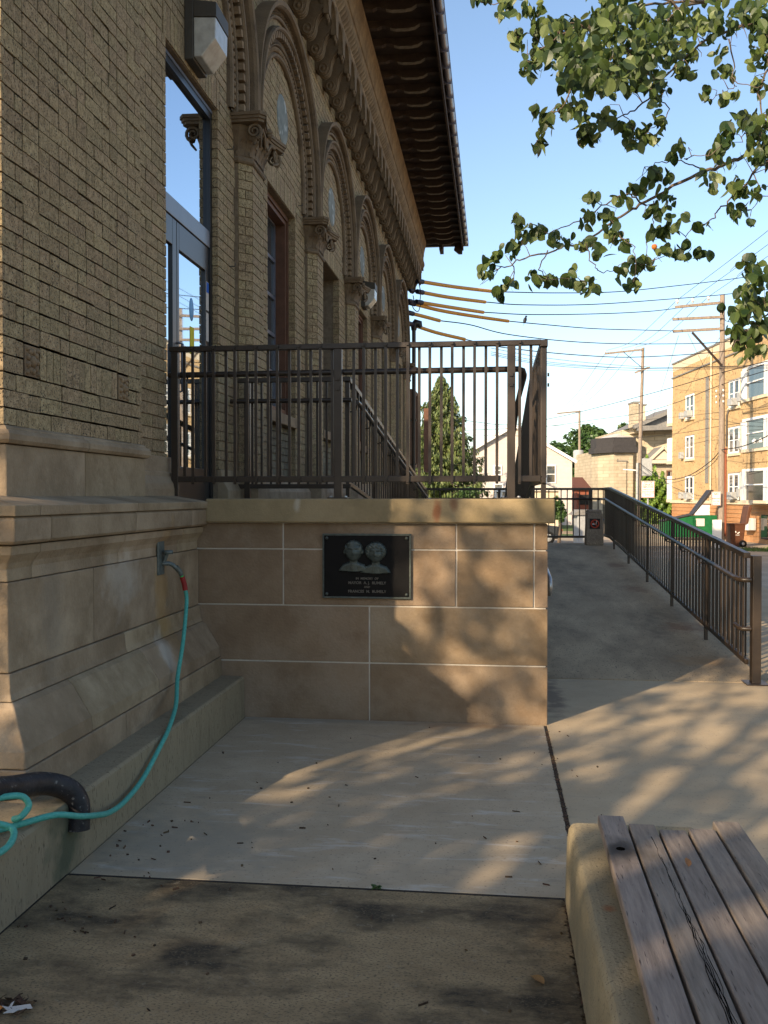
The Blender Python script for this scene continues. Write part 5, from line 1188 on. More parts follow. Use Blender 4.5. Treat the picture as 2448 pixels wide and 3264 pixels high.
# car, mostly hidden by the terrace wall
CR = lthing('parked_car', 'dark parked car, its tail showing through the far railing', 'car', (1700-1224)/FPX*46, 46, R(4))
b = MB(); b.prism([(-3.2, .25), (1.15, .25), (1.25, .55), (1.15, .85), (.55, .92), (-.05, 1.35), (-1.5, 1.38), (-2.1, .95), (-3.1, .85), (-3.3, .5)], -.85, .85, 'y'); b.build('body', M['car'], CR, bevel=.06, seg=3)
b = MB(); b.prism([(.45, .94), (-.08, 1.29), (-1.45, 1.32), (-1.95, .96)], -.86, -.855, 'y'); b.build('side_window', M['dglass'], CR)
for x in (.55, -2.4):
    for yy in (-.86, .7):
        w = MB(); w.lathe([(0, -.0), (.31, 0), (.33, .03), (.33, .13), (0, .16)], (x, yy, .31), 18, 'y'); wo = w.build('wheel', M['tyre'], CR); w = MB(); w.lathe([(0, -.012), (.18, -.012), (.19, 0)], (x, yy, .31), 12, 'y'); w.build('rim', M['grey'], wo)
for yy in (-.75, .55): MB().box(1.18, 1.27, yy, yy+.2, .6, .72).build('tail_light', M['signred'], CR)

# ================================================================== POLES AND SIGNS
def pole_tube(b, p, q, r0, r1, n=10): b.tube([p, (Vector(p)+Vector(q))/2, q], [r0, (r0+r1)/2, r1], n)
def pole(label, base, top, r0, r1, name='utility_pole'):
    t = wthing(name, label, 'utility pole', tuple(base), 'utility poles along the alley')
    b = MB(); pole_tube(b, base, top, r0, r1); b.build('post', M['pole'], t); return t
dA, dB, dC = 42, 70, 100
pa0 = at(1558.5, 1168, dA); pa0.z = gz(pa0.y); pa1 = at(1557.8, 639, dA)
PA = pole('tallest utility pole in front of the flats, three crossarms to its left', pa0, pa1, .155, .105)
def arm(t, p, q, w=.10, h=.12):
    b = MB(); b.bar(p, q, w, h); return b.build('crossarm', M['pole'], t, bevel=.006)
arms = []
for (x0_, y0_, x1_, y1_, dd) in ((1456.5, 665, 1560, 655, -.12), (1451, 691, 1560, 686, -.14), (1452, 717, 1560, 711, -.13)):
    p, q = at(x0_, y0_, dA+dd), at(x1_, y1_, dA+dd); arms.append((p, q)); arm(PA, p, q)
b = MB(); b.bar(at(1504, 664, dA-.2), at(1504, 713, dA-.2), .05, .06); b.build('arm_strut', M['rail'], PA)
b = MB(); b.bar(at(1493, 719, dA-.2), at(1556, 789, dA-.15), .06, .09); b.build('arm_brace', M['rail'], PA)
def insul(t, p, s=1):
    b = MB(); b.lathe([(0, 0), (.03, 0), (.03, .06), (.07, .07), (.065, .10), (.035, .11), (.06, .14), (.055, .17), (.0, .18)], tuple(p), 8); b.v = [(p[0]+(x-p[0])*s, p[1]+(y-p[1])*s, p[2]+(z-p[2])*s) for x, y, z in b.v]; b.build('insulator', M['porc'], t)
insA = [at(x, y, dA-.1) for x, y in ((1461, 659), (1494, 656.5), (1528, 652))]
for p in insA: insul(PA, p, 1.25)
for k in range(6): insul(PA, at(1546+(k % 2)*15, 873-k*6+((k % 2)*4), dA-.25), .7)
cdt = MB(); cdt.tube([at(1567, 1158, dA-.1), at(1567, 967, dA-.1)], .05, 8); cdt.build('rusty_conduit', M['rust'], PA)
cdt = MB(); cdt.tube([at(1569, 965, dA-.1), at(1569, 900, dA-.1), at(1573, 885, dA-.1)], .045, 8); cdt.build('conduit_head', M['rail'], PA)
b = MB(); pp = at(1549, 1146, dA-.35); b.box(pp.x-.2, pp.x+.2, pp.y-.02, pp.y+.02, gz(pp.y)+.0, pp.z+.48); b.build('white_guard', M['white'], PA)
def sign(name, label, cx, cy, w, h, d, lines, col, par=None, rim=True):
    c = at(cx, cy, d); t = wthing(name, label, 'sign', tuple(c)); ux = Vector((math.cos(YAW), math.sin(YAW), 0)); uy = Vector((-math.sin(YAW), math.cos(YAW), 0))
    MB().obox(c, ux*w/2, uy*.006, Vector((0, 0, h/2))).build('plate', M['signwhite'], t, bevel=.004)
    if rim:
        b = MB()
        for s in (-1, 1): b.obox(c+Vector((0, 0, s*(h/2-.02)))-uy*.0075, ux*(w/2-.015), uy*.001, Vector((0, 0, .008))); b.obox(c+ux*s*(w/2-.02)-uy*.0075, ux*.008, uy*.001, Vector((0, 0, h/2-.02)))
        b.build('rim', col, t)
    for body, dz, sz in lines: text('lettering', body, sz, col, t, tuple(c+Vector((0, 0, dz))-uy*.0085), (math.pi/2, 0, YAW), .001, bold=True)
    return t
cs = sign('parking_sign', 'white and red city employee parking sign at the top of the ramp railing', 1399.5, 1057, .60, .765, 42.5, (('CITY OF', .30, .105), ('LAPORTE', .20, .105), ('EMPLOYEE', .10, .10), ('PARKING ONLY', -.01, .066), ('VIOLATORS WILL BE', -.095, .058), ('TOWED AT OWNERS', -.17, .058), ('EXPENSE', -.26, .07)), M['signred'])
q = at(1399.5, 1057, 42.55); MB().box(q.x-.03, q.x+.03, q.y+.02, q.y+.05, gz(q.y), q.z+.25).build('sign_post', M['grey'], cs)
ns = sign('parking_sign', 'small white no parking sign on the tallest utility pole', 1547, 1077, .42, .62, dA-.3, (('NO', .20, .13), ('PARKING', -.0, .085), ('ANY TIME', -.12, .06), ('<-->', -.23, .09)), M['signred'])
# pole B with leaning top, pole C further off
pb0 = at(1378, 1120, dB); pb0.z = gz(pb0.y); pb1 = at(1387.5, 752, dB)
PB = pole('second utility pole leaning slightly, one crossarm, in front of the stone building', pb0, pb1, .17, .11)
arm(PB, at(1305, 765, dB-.1), at(1387, 756, dB-.1), .1, .14); b = MB(); b.bar(at(1346, 762, dB-.15), at(1383, 793, dB-.15), .04, .04); b.build('arm_brace', M['rail'], PB)
insB = [at(x, y, dB-.1) for x, y in ((1307, 763), (1340, 759), (1370, 756))]
for p in insB: insul(PB, p, 1)
b = MB(); b.bar(at(1370, 806, dB-.2), at(1402, 794, dB-.2), .12, .14); b.build('crossarm', M['pole'], PB)
for (x, y) in ((1372, 799), (1376, 812), (1392, 793), (1396, 803), (1365, 812)): insul(PB, at(x, y, dB-.3), .9)
b = MB(); b.tube([at(1376, 1090, dB-.2), at(1376.5, 1000, dB-.2)], .10, 8); b.build('riser_guard', M['grey'], PB)
b = MB(); c = at(1397, 1012, dB-.6); b.box(c.x-.35, c.x+.35, c.y-.2, c.y+.2, c.z-.55, c.z+.75); b.build('switch_box', M['grey'], PB, bevel=.03)
b = MB(); b.bar(at(1346, 1014, dB), at(1374, 1016, dB), .08, .08); b.build('side_arm', M['white'], PB)
pc0 = at(1252, 1120, dC); pc0.z = gz(pc0.y); pc1 = at(1251, 887, dC)
PC = pole('farthest utility pole with transformer can, beside the sided house', pc0, pc1, .16, .12)
arm(PC, at(1203, 893.5, dC-.1), at(1250, 889, dC-.1), .12, .16)
b = MB(); c = at(1249, 985, dC-.5); b.lathe([(0, c.z-.6), (.5, c.z-.6), (.55, c.z-.5), (.55, c.z+.5), (.45, c.z+.62), (0, c.z+.65)], (c.x, c.y, 0), 14); b.build('transformer_can', M['grey'], PC)
b = MB(); c = at(1271, 1023, dC-.5); b.tube([at(1254, 1022, dC), at(1262, 1019, dC-.3), at(1269, 1019, dC-.5)], .05, 6); b.lathe([(0, c.z-.35), (.25, c.z-.2), (.28, c.z), (.1, c.z+.2), (0, c.z+.2)], (c.x, c.y, 0), 10); b.build('street_light', M['porc'], PC)
insC = [at(x, y, dC-.1) for x, y in ((1204, 891), (1222, 889), (1240, 887))]
# pole nearer the camera, outside the picture on the right, that carries the alley lines on
pd0 = rd(15.5, 24); pd0.z = gz(pd0.y); pd1 = pd0+Vector((0, 0, 13))
PD = pole('utility pole beyond the right edge of the picture carrying the alley wires', pd0, pd1, .16, .11)

# ================================================================== WIRES
def wire(label, pts, r=.012, name='power_line', group=None, m='wire', thing_=True):
    o = MB().tube(smooth(pts, 10), r, 5).build(name, M[m]); 
    tag(o, label, 'overhead wire', group); return o
def P3(*q): return [at(*p) for p in q]
G1 = 'alley power lines between the poles'
far = [rd(14.2+k*.7, 24)+Vector((0, 0, 12.0)) for k in range(3)]
for k, (a, c, nm) in enumerate(zip(insA, far, ('left', 'middle', 'right'))):
    a = a+Vector((0, 0, .2)); mid = (a+c)/2-Vector((0, 0, .15)); wire('alley wire rising to the upper right from the %s insulator of the tallest pole' % nm, [a, mid, c], .010, group=G1)
for k, (a, c, nm) in enumerate(zip(insA, insB, ('left', 'middle', 'right'))):
    a = a+Vector((0, 0, .2)); c = c+Vector((0, 0, .15)); wire('alley wire from the %s insulator of the tallest pole down to the second pole' % nm, [a, (a+c)/2-Vector((0, 0, .55)), c], .011, group=G1)
for k, (a, c, nm) in enumerate(zip(insB, insC, ('left', 'middle', 'right'))):
    wire('alley wire from the %s end of the second pole arm to the farthest pole' % nm, [a, (a+c)/2-Vector((0, 0, .5)), c], .013, group=G1)
# six service wires leaving the corner of the brick building, with yellow guards on their near ends
SV = [ # photo points; depth grows from 25 to 42
  ('top service wire, long yellow guard at its building end', [(888, 606, 25), (904, 609.5, 25.2)], [(904, 609.5, 25.2), (985, 622, 27), (1070, 632, 29)], [(1070, 632, 29), (1200, 634.5, 32), (1330, 632, 35), (1460, 619, 38), (1560, 607, 40.5), (1720, 585, 46)]),
  ('second service wire, yellow guard ending left of the hanging leaves', [(888, 628, 25), (904, 632, 25.2)], [(904, 632, 25.2), (970, 644, 26.6), (1047, 654, 28.6)], [(1047, 654, 28.6), (1130, 660, 30), (1280, 659, 34), (1440, 648, 38), (1560, 638, 40.5), (1720, 620, 46)]),
  ('third service wire, yellow guard, running to the top crossarm', [(888, 650, 25), (902, 654, 25.2)], [(902, 654, 25.2), (970, 665, 26.6), (1043, 676, 28.5)], [(1043, 676, 28.5), (1150, 681, 31), (1300, 679, 35), (1400, 674, 38.5), (1456, 668, 41.8)]),
  ('fourth service wire with a bird perched on it, longest yellow guard', [], [(886, 656, 25), (950, 672, 26.3), (1020, 684, 28), (1097, 695, 29.6)], [(1097, 695, 29.6), (1170, 702, 31.2), (1280, 711, 34), (1380, 714, 38), (1452, 716, 41.8)]),
  ('fifth service wire, short yellow guard near the wall', [], [(883, 677, 25), (915, 685, 25.7), (949, 694, 26.5)], [(949, 694, 26.5), (1015, 703, 28), (1100, 724, 30), (1250, 740, 34), (1400, 744, 38), (1560, 740, 41), (1720, 722, 46)]),
  ('lowest service wire, yellow guard dropping behind the railing', [], [(883, 700, 25), (940, 719, 26.3), (1003, 734, 27.8)], [(1003, 734, 27.8), (1090, 752, 30), (1250, 768, 33.5), (1380, 772, 37), (1560, 760, 41), (1720, 738, 46)]),
]
for lab, lead, guard, run in SV:
    t = wthing('service_wire', lab, 'overhead wire', tuple(at(*guard[0])), 'service wires leaving the brick building')
    MB().tube(smooth(P3(*run), 8), .017, 5).build('cable', M['wire'], t)
    if lead: MB().tube(P3(*lead), .02, 6).build('lead', M['wire'], t)
    MB().tube(smooth(P3(*guard), 5), .052, 8).build('yellow_guard', M['yellow'], t)
    a, c = at(*guard[0]), at(*guard[1]); d = (c-a).normalized(); MB().tube([a-d*.08, a+d*.22], .068, 8).build('boot', M['navy'], t)
    if lead: MB().tube([a-d*.45, a-d*.3], .05, 8).build('clamp', M['navy'], t)
b = MB()
b.tube(smooth(P3((892, 640, 25), (896, 655, 25), (905, 656, 25.2), (908, 640, 25.2), (904, 633, 25.2)), 6), .012, 5); b.build('jumper_loop', M['wire'], cm)
b = MB(); b.tube(smooth(P3((888, 650, 25), (893, 668, 25), (903, 674, 25.1), (908, 660, 25.2)), 6), .012, 5); b.build('jumper_loop', M['wire'], cm)
b = MB(); b.tube(smooth(P3((904, 612, 25), (907, 625, 25), (908, 634, 25)), 6), .012, 5); b.build('jumper_loop', M['wire'], cm)
for i, ys_ in enumerate(((787, 793, 794, 793, 790), (790, 797, 799, 797, 796), (775, 786, 792, 792, 787), (783, 792, 795.5, 795, 793))):
    wire(('topmost', 'second', 'lowest', 'third')[i]+' of the four thin telephone cables crossing behind the railing top', P3((1060, ys_[0]-22, 34), (1170, ys_[0]-2, 38), (1300, ys_[1]+1, 42), (1420, ys_[2]+2, 46), (1560, ys_[3], 41.6), (1700, ys_[4], 38)), .010, 'telephone_cable', 'telephone cables')
LOW = [('heavy cable rising from the railing corner to the flats roof', ((1000, 908, 60), (1100, 918, 62), (1200, 902, 64), (1300, 878, 60), (1450, 838, 52), (1556, 806, 42), (1680, 775, 36)), .020),
  ('cable curving under the heavy cable across the stone building', ((1000, 930, 60), (1170, 922, 62), (1290, 906, 60), (1380, 893, 56), (1460, 870, 50), (1556, 832, 42), (1690, 790, 36)), .017),
  ('thin straight wire low over the sided house roof', ((900, 908, 60), (1080, 921, 62), (1240, 918, 64), (1450, 902, 54), (1680, 876, 40)), .010),
  ('thin wire crossing the round trees', ((900, 938, 60), (1170, 943, 64), (1320, 948, 66), (1450, 938, 54), (1560, 920, 44), (1690, 900, 38)), .012),
  ('sagging drop cable from the second pole to the tallest pole', ((1380, 1000, 69), (1430, 1033, 60), (1480, 1030, 52), (1530, 1000, 45), (1558, 970, 42)), .022),
  ('twin drop cable beside the sagging drop cable', ((1380, 1012, 69), (1425, 1042, 60), (1480, 1036, 52), (1535, 1005, 45), (1558, 974, 42)), .014),
  ('service drop looping right across the bay windows', ((1558, 972, 41.8), (1600, 965, 39), (1640, 950, 36), (1700, 920, 33)), .022),
  ('guy wire slanting down from the lowest crossarm', ((1464, 726, 42), (1444, 790, 50), (1410, 900, 66)), .009),
  ('stay wire slanting left to right below the lowest crossarm', ((1484, 722, 42), (1515, 785, 47), (1545, 850, 52)), .008),
  ('stay wire crossing up to the tallest pole from the flats roof', ((1556, 725, 42), (1520, 780, 48), (1480, 850, 55)), .008)]
for lab, pts, r in LOW: wire(lab, P3(*pts), r, 'overhead_wire')
# bird
bi = at(1133, 696, 30.35)
bt = wthing('perched_bird', 'small dark bird perched on the fourth service wire', 'bird', tuple(bi))
b = MB(); u = Vector((math.cos(YAW), math.sin(YAW), 0))
def ell(b, c, ax, r, n=10): # tapered body along ax
    pts = []; rs = []
    for i in range(n+1): t = i/n; pts.append(Vector(c)+Vector(ax)*(t-.5)*2); rs.append(max(.003, r*math.sin(math.pi*(t*.96+.02))**.8))
    b.tube(pts, rs, 10)
ell(b, bi+Vector((0, 0, .05)), u*.035+Vector((0, 0, .11)), .062); ell(b, bi+u*.035+Vector((0, 0, .165)), u*.03+Vector((0, 0, .02)), .034)
b.bar(bi-u*.01+Vector((0, 0, -.02)), bi-u*.055+Vector((0, 0, -.13)), .03, .008); b.build('body', M['bird'], bt)
b = MB(); b.tube([bi+u*.062+Vector((0, 0, .17)), bi+u*.09+Vector((0, 0, .165))], [.009, .002], 6); b.build('beak', M['bird'], bt)
b = MB(); b.tube([bi+Vector((0, 0, .0)), bi+Vector((0, 0, -.02))], .006, 5); b.build('leg', M['bird'], bt)
# ================================================================== TREES
def mass(name, mt, tmpl_v, tmpl_f, mats_, parent=None, kind='stuff', label=None):
    """many copies of a small template, joined: mats_ is an (n,4,4) array"""
    tv = np.array(tmpl_v); n = len(mats_); k = len(tv)
    h = np.concatenate([tv, np.ones((k, 1))], 1); V = np.einsum('nij,kj->nki', np.array(mats_), h)[:, :, :3].reshape(-1, 3)
    F = []; 
    tf = [tuple(f) for f in tmpl_f]; off = 0; me = bpy.data.meshes.new(name)
    F = [tuple(i+o*k for i in f) for o in range(n) for f in tf]
    me.from_pydata(V.tolist(), [], F); me.materials.append(mt)
    a = me.attributes.new('tint', 'FLOAT', 'FACE'); a.data.foreach_set('value', np.repeat(rng.random(n), len(tf)))
    me.polygons.foreach_set('use_smooth', [False]*len(F)); me.update(); return inst(me, name, parent, kind=kind, label=label)
def rotm(q): return np.array(q.to_matrix())
def trs(p, zdir, up, s):      # template: x = width, y = length, z = normal
    y = Vector(zdir).normalized(); z = (Vector(up)-y*Vector(up).dot(y)); z = z.normalized() if z.length > 1e-4 else y.orthogonal().normalized(); x = y.cross(z)
    m = np.eye(4); m[:3, 0] = np.array(x)*s; m[:3, 1] = np.array(y)*s; m[:3, 2] = np.array(z)*s; m[:3, 3] = np.array(p); return m
def leaf_t(fold, curl, w=.355, low=False):
    pr = [(0, .03*w, 0), (.10, w*.55, 0), (.28, w*.92, 0), (.48, w, 0), (.68, w*.84, 0), (.84, w*.48, 0), (.93, w*.17, 0), (1.02, 0.0, 0)]
    if low: pr = [pr[0], pr[2], pr[4], pr[7]]
    v = []; f = []
    for i, (t, ww, _) in enumerate(pr):
        z = -curl*t*t; v += [(-ww, t, z+ww*fold), (0, t, z), (ww, t, z+ww*fold)]
    for i in range(len(pr)-1): a = 3*i; f += [(a, a+1, a+4, a+3), (a+1, a+2, a+5, a+4)]
    v += [(0, -.22, .02), (.012, -.22, .02)]; f += [(len(v)-2, len(v)-1, 1)]
    return v, f
LT = [leaf_t(.12, .10), leaf_t(.30, .22), leaf_t(.05, .38), leaf_t(.22, -.12), leaf_t(.42, .15, .33)]
LOWL = leaf_t(.2, .2, .4, True)
def c3(x, y): return (1016.5+x*.3873, y*.3873)
DEP = 6.0
nt = wthing('garden_tree', 'broad-leaved tree whose leafy branches hang into the sky at upper right', 'tree', (5.6, 5.6, -.02))
tr = MB(); tr.tube(smooth([(5.6, 5.6, -.05), (5.5, 5.55, 1.0), (5.3, 5.6, 2.2), (5.0, 5.8, 3.2)], 6), [.17-.0035*i for i in range(19)], 12)
tr.tube(smooth([(5.0, 5.8, 3.2), (4.6, 6.0, 4.2), (4.2, 6.1, 5.4), (3.6, 6.2, 6.4)], 6), [.09-.003*i for i in range(19)], 9)
tr.tube(smooth([(5.15, 5.7, 2.8), (5.6, 5.2, 4.0), (5.9, 4.8, 5.4), (5.8, 4.4, 6.4)], 6), [.08-.003*i for i in range(19)], 9)
tr.build('trunk', M['bark'], nt)
def bpt(x, y, dd=0): p = c3(x, y); return at(p[0], p[1], DEP+dd)
BRL = [([(2300, 500), (1900, 690), (1659, 820), (1500, 885), (1400, 935), (1260, 975), (1030, 1100), (900, 1170), (780, 1250), (650, 1345), (500, 1385), (300, 1450), (190, 1490), (90, 1530)], .016, .003),
 ([(1300, 960), (1180, 915), (1060, 915), (960, 945)], .005, .002), ([(1180, 905), (1230, 885), (1340, 880)], .004, .002),
 ([(960, 1150), (880, 1100), (780, 1130), (640, 1220), (480, 1290), (380, 1305), (250, 1240)], .006, .002),
 ([(2100, 560), (1800, 790), (1659, 880), (1560, 980), (1470, 1100), (1380, 1170), (1340, 1230), (1210, 1310), (1190, 1400)], .010, .002),
 ([(2400, -200), (1900, -60), (1560, 5), (1350, 30), (1150, 70), (1020, 220), (900, 290), (700, 380), (560, 470)], .017, .003),
 ([(2200, 60), (1900, 90), (1659, 130), (1400, 200), (1240, 290), (1100, 420), (970, 575), (880, 640), (800, 680), (660, 730), (600, 820)], .011, .002),
 ([(1350, 30), (1100, 40), (900, 60), (600, 150), (400, 170), (250, 240)], .010, .002), ([(1150, 70), (900, -60), (500, -80), (300, -10), (150, 40), (30, 20)], .008, .002),
 ([(700, 380), (560, 500), (540, 560), (490, 630), (430, 650), (390, 740), (360, 840)], .006, .002), ([(600, 150), (450, 250), (340, 330), (290, 400)], .006, .002),
 ([(2100, 1500), (1900, 1640), (1800, 1700), (1659, 1750), (1560, 1780), (1500, 1850), (1460, 1950)], .010, .002), ([(1900, 1640), (1700, 1600), (1600, 1520), (1540, 1460)], .008, .002),
 ([(1659, 1750), (1610, 1850), (1600, 1960)], .005, .002), ([(1020, 1130), (1010, 1250), (970, 1340), (1000, 1470)], .004, .002), ([(800, 1270), (850, 1350), (910, 1400), (900, 1580)], .004, .002),
 ([(640, 1360), (680, 1480), (740, 1525), (800, 1510)], .004, .002), ([(430, 1410), (385, 1500), (430, 1560), (560, 1560), (640, 1590)], .004, .002), ([(230, 1480), (240, 1560), (180, 1640)], .004, .002),
 ([(1430, 240), (1450, 400), (1470, 480), (1610, 500)], .005, .002), ([(1470, 490), (1400, 530), (1320, 570)], .003, .002), ([(1900, 300), (1700, 350), (1600, 500), (1600, 680), (1500, 780)], .010, .003), ([(1050, 560), (1100, 640), (1040, 700), (960, 760)], .004, .002), ([(1560, 980), (1600, 1080), (1540, 1210)], .004, .002), ([(850, 670), (900, 720), (910, 800)], .003, .002)]
bpts = []; brm = MB()
for k, (pl, r0, r1) in enumerate(BRL):
    off = random.uniform(-.25, .25) if pl[0][0] < 1850 else random.uniform(-.1, .35)
    q = smooth([bpt(x, y, off+.12*math.sin(i+k)) for i, (x, y) in enumerate(pl)], 5)
    q = [p+Vector((random.gauss(0, .006), random.gauss(0, .006), random.gauss(0, .006))) for p in q]
    n = len(q); brm.tube(q, [r0+(r1-r0)*i/(n-1) for i in range(n)], 7); bpts += q
brm.tube(smooth([(4.6, 6.0, 4.2), tuple(bpt(2300, 500)), tuple(bpt(2100, 560))], 5), .03, 7); brm.tube(smooth([(4.6, 6.0, 4.2), tuple(bpt(2400, -200))], 5), .04, 7); brm.tube(smooth([(5.15, 5.75, 2.9), (4.2, 6.2, 2.9), tuple(bpt(2100, 1500))], 5), .02, 7)
CL = [(60,20,60,25,9),(200,60,90,60,20),(350,60,60,60,9),(250,230,40,50,9),(330,360,60,90,18),(420,180,90,60,18),(520,300,130,130,56),(620,450,130,90,44),(760,430,120,110,44),(700,250,130,150,50),(820,120,150,110,50),(560,160,80,60,14),(950,350,110,120,38),(1030,520,70,80,20),(900,480,60,60,13),(1000,200,120,120,38),(1150,150,110,120,30),(1150,330,90,70,17),(1190,420,90,40,11),(1300,150,100,110,18),(1420,120,100,100,16),(1560,100,100,110,22),(1600,250,60,150,18),(1360,310,50,50,6),(1400,430,80,50,11),(1580,360,70,60,11),(1590,500,60,60,9),(1310,560,50,60,8),(1440,560,70,30,8),(560,620,70,60,17),(400,640,60,40,9),(430,700,40,50,9),(380,800,40,60,11),(640,700,60,60,8),(670,770,80,50,13),(760,680,60,50,9),(860,740,60,60,15),(900,820,50,30,7),(960,760,50,60,9),(1050,680,50,60,11),(1010,790,40,50,7),
(1150,850,90,50,6),(1380,820,80,50,11),(1430,750,50,50,5),(1540,700,120,60,24),(1600,820,60,110,24),(1420,900,100,60,11),(1030,980,90,60,13),(950,1060,90,40,13),(830,1120,60,40,7),(680,1110,60,40,10),(740,1220,60,40,7),(780,1290,50,50,6),(1100,1120,60,60,9),(1330,1020,60,80,9),(1450,1060,80,70,11),(1550,1060,80,60,11),(650,1240,60,60,10),(500,1340,80,50,11),(380,1290,60,40,7),(300,1320,70,60,13),(250,1240,40,40,4),(220,1390,50,60,9),(120,1440,50,40,7),(90,1530,50,70,10),(210,1590,50,50,8),(170,1640,40,50,7),(340,1560,40,50,6),(430,1560,60,40,8),(560,1560,70,70,11),(650,1600,60,50,8),(640,1380,60,60,9),(720,1400,50,50,5),(840,1360,70,50,9),(820,1540,40,40,4),(900,1480,60,60,8),(900,1600,50,40,6),(980,1480,50,60,7),(1060,1420,50,40,4),(1060,1300,70,50,9),(1150,1240,70,50,9),(1280,1260,70,50,6),(1180,1400,60,60,9),(1280,1420,60,40,7),(1000,1180,60,50,7),(1480,1190,70,50,10),(1560,1230,30,40,3),
(1550,1470,70,60,13),(1600,1560,70,80,18),(1560,1650,80,80,16),(1480,1730,60,60,11),(1550,1740,80,80,18),(1470,1830,70,60,11),(1600,1850,60,70,13),(1530,1890,80,60,11),(1470,1930,30,30,3),(1500,1990,30,30,2),(1590,1960,70,50,9),(1380,1720,30,20,2),
(1750,100,120,200,50),(1760,750,120,160,50),(1750,1650,110,200,50),(1950,400,150,300,60),(900,-80,500,60,70),(1950,1200,150,200,30)]
LV = []; KX = .3873/1659*2448/FPX*DEP
for (cx, cy, rx, ry, n) in CL:
    n = int(n*2.7) if n >= 35 else int(n*2.0) if n >= 16 else int(n*1.35)+1
    c0 = bpt(cx, cy); near = min(bpts, key=lambda p: ((p-c0)*1.0).length); dd = (near-c0).dot(Vector((-math.sin(YAW), math.cos(YAW), 0)))
    made = 0; twig = [near]
    for j in range(n):
        for _ in range(9):
            u, v_ = random.gauss(0, .55), random.gauss(0, .55)
            if u*u+v_*v_ < 1.1: break
        if n > 16*1.5: p = bpt(cx+u*rx*1.15, cy+v_*ry*1.15, dd+random.gauss(0, .16)*math.sqrt(n/20))
        else: p = bpt(cx+u*rx, cy+v_*ry, dd+random.gauss(0, .05))
        d = Vector((random.gauss(0, .45), random.gauss(0, .45), -1+abs(random.gauss(0, .45)))); up = Vector((random.gauss(-.2, .8), random.gauss(-.6, .8), random.gauss(.35, .4)))
        s = random.uniform(.056, .096)*(1 if random.random() > .22 else .68)
        LV.append((p-d.normalized()*s*.4, d, up, s))
    # twigs
    for _ in range(max(1, n//7)):
        e = c0+Vector((random.gauss(0, .35)*rx*KX, 0, random.gauss(0, .35)*ry*KX))+Vector((-math.sin(YAW), math.cos(YAW), 0))*dd
        st = min(bpts, key=lambda p: (p-e).length)
        if (st-e).length > .02: m_ = (st+e)/2+Vector((random.gauss(0, .02), random.gauss(0, .02), random.gauss(.01, .02))); brm.tube([st, m_, e], [.0032, .0022, .0014], 5)
brm.build('branches', M['bark'], nt)
random.shuffle(LV)
vis = [l for l in LV if -.1 < l[0].x < 2.55]; oth = [l for l in LV if not (-.1 < l[0].x < 2.55)]
vis.sort(key=lambda l: -l[3]/l[0].y)
lm = []
for v, f in LT:
    b = MB(); b.raw = True; b.add(v, f); lm.append(b.mesh('leaf', M['leaf']))
for i, (p, d, up, s) in enumerate(vis[:300]):
    o = inst(lm[i % 5], 'leaf', nt); m = trs(p, d, up, s); o.matrix_basis = Matrix(m.tolist())
grp = [[] for _ in LT]
for i, (p, d, up, s) in enumerate(vis[300:]+oth): grp[i % 5].append(trs(p, d, up, s))
# rest of the crown, above and to the right of the picture
for i in range(2600):
    t = random.random(); c = Vector((4.9+random.gauss(0, 1.0), 6.0+random.gauss(0, 1.0), 5.6+random.gauss(0, .9)))
    r_ = c.x*math.cos(YAW)+c.y*math.sin(YAW); d_ = c.y*math.cos(YAW)-c.x*math.sin(YAW)
    if d_ < 1 or r_/d_ < .45 and (c.z-1.55)/d_ < .57: continue
    grp[i % 5].append(trs(c, (random.gauss(0, .6), random.gauss(0, .6), -.7), (random.gauss(0, 1), random.gauss(0, 1), .5), .09))
for i, gr in enumerate(grp): mass('leaves', M['leafm'], LT[i][0], LT[i][1], gr, nt)
fr_ = bpt(1018, 1383); b = MB(); b.lathe([(0, -.02), (.014, -.014), (.019, 0), (.014, .013), (0, .017)], tuple(fr_), 12); b.build('fruit', M['fruit'], nt)

# big shade tree behind the camera, left: it throws the dappled light on the paving and the front wall
sd = wthing('shade_tree', 'large shade tree behind the viewer whose leaf shadow dapples the paving', 'tree', (-6.2, -6.5, 0))
b = MB(); b.tube(smooth([(-6.2, -6.5, -.1), (-6.1, -6.4, 1.2), (-6.3, -6.3, 2.4), (-6.2, -6.0, 4.2)], 5), [.24-.006*i for i in range(16)], 12); b.build('trunk', M['bark'], sd)
hx_, hy_ = math.sin(SUN_AZ), math.cos(SUN_AZ); ce, se = math.cos(SUN_EL), math.sin(SUN_EL)
def sunp(p, q, t): # p: across the light, q: height across the light, t: distance back along it from the origin
    a = q*se-t*ce; z = q*ce+t*se; return Vector((hy_*p+hx_*a, -hx_*p+hy_*a, z))
rs2 = random.Random(11)
shade = []; bm_ = MB(); blobs = []
def dens(p, q):      # wanted leaf cover in the sun's view of the scene
    if q > 5.6 or q < -3 or p < -4.4 or p > 4.2: return 0
    if q < 1.2: return .992
    if p < -3.55 and q < 2.35: return .93
    if q < 2.05: return .965 if p < -2.35 else .78
    if q < 3.5: return .75 if p < -2.9 else .64
    return .5
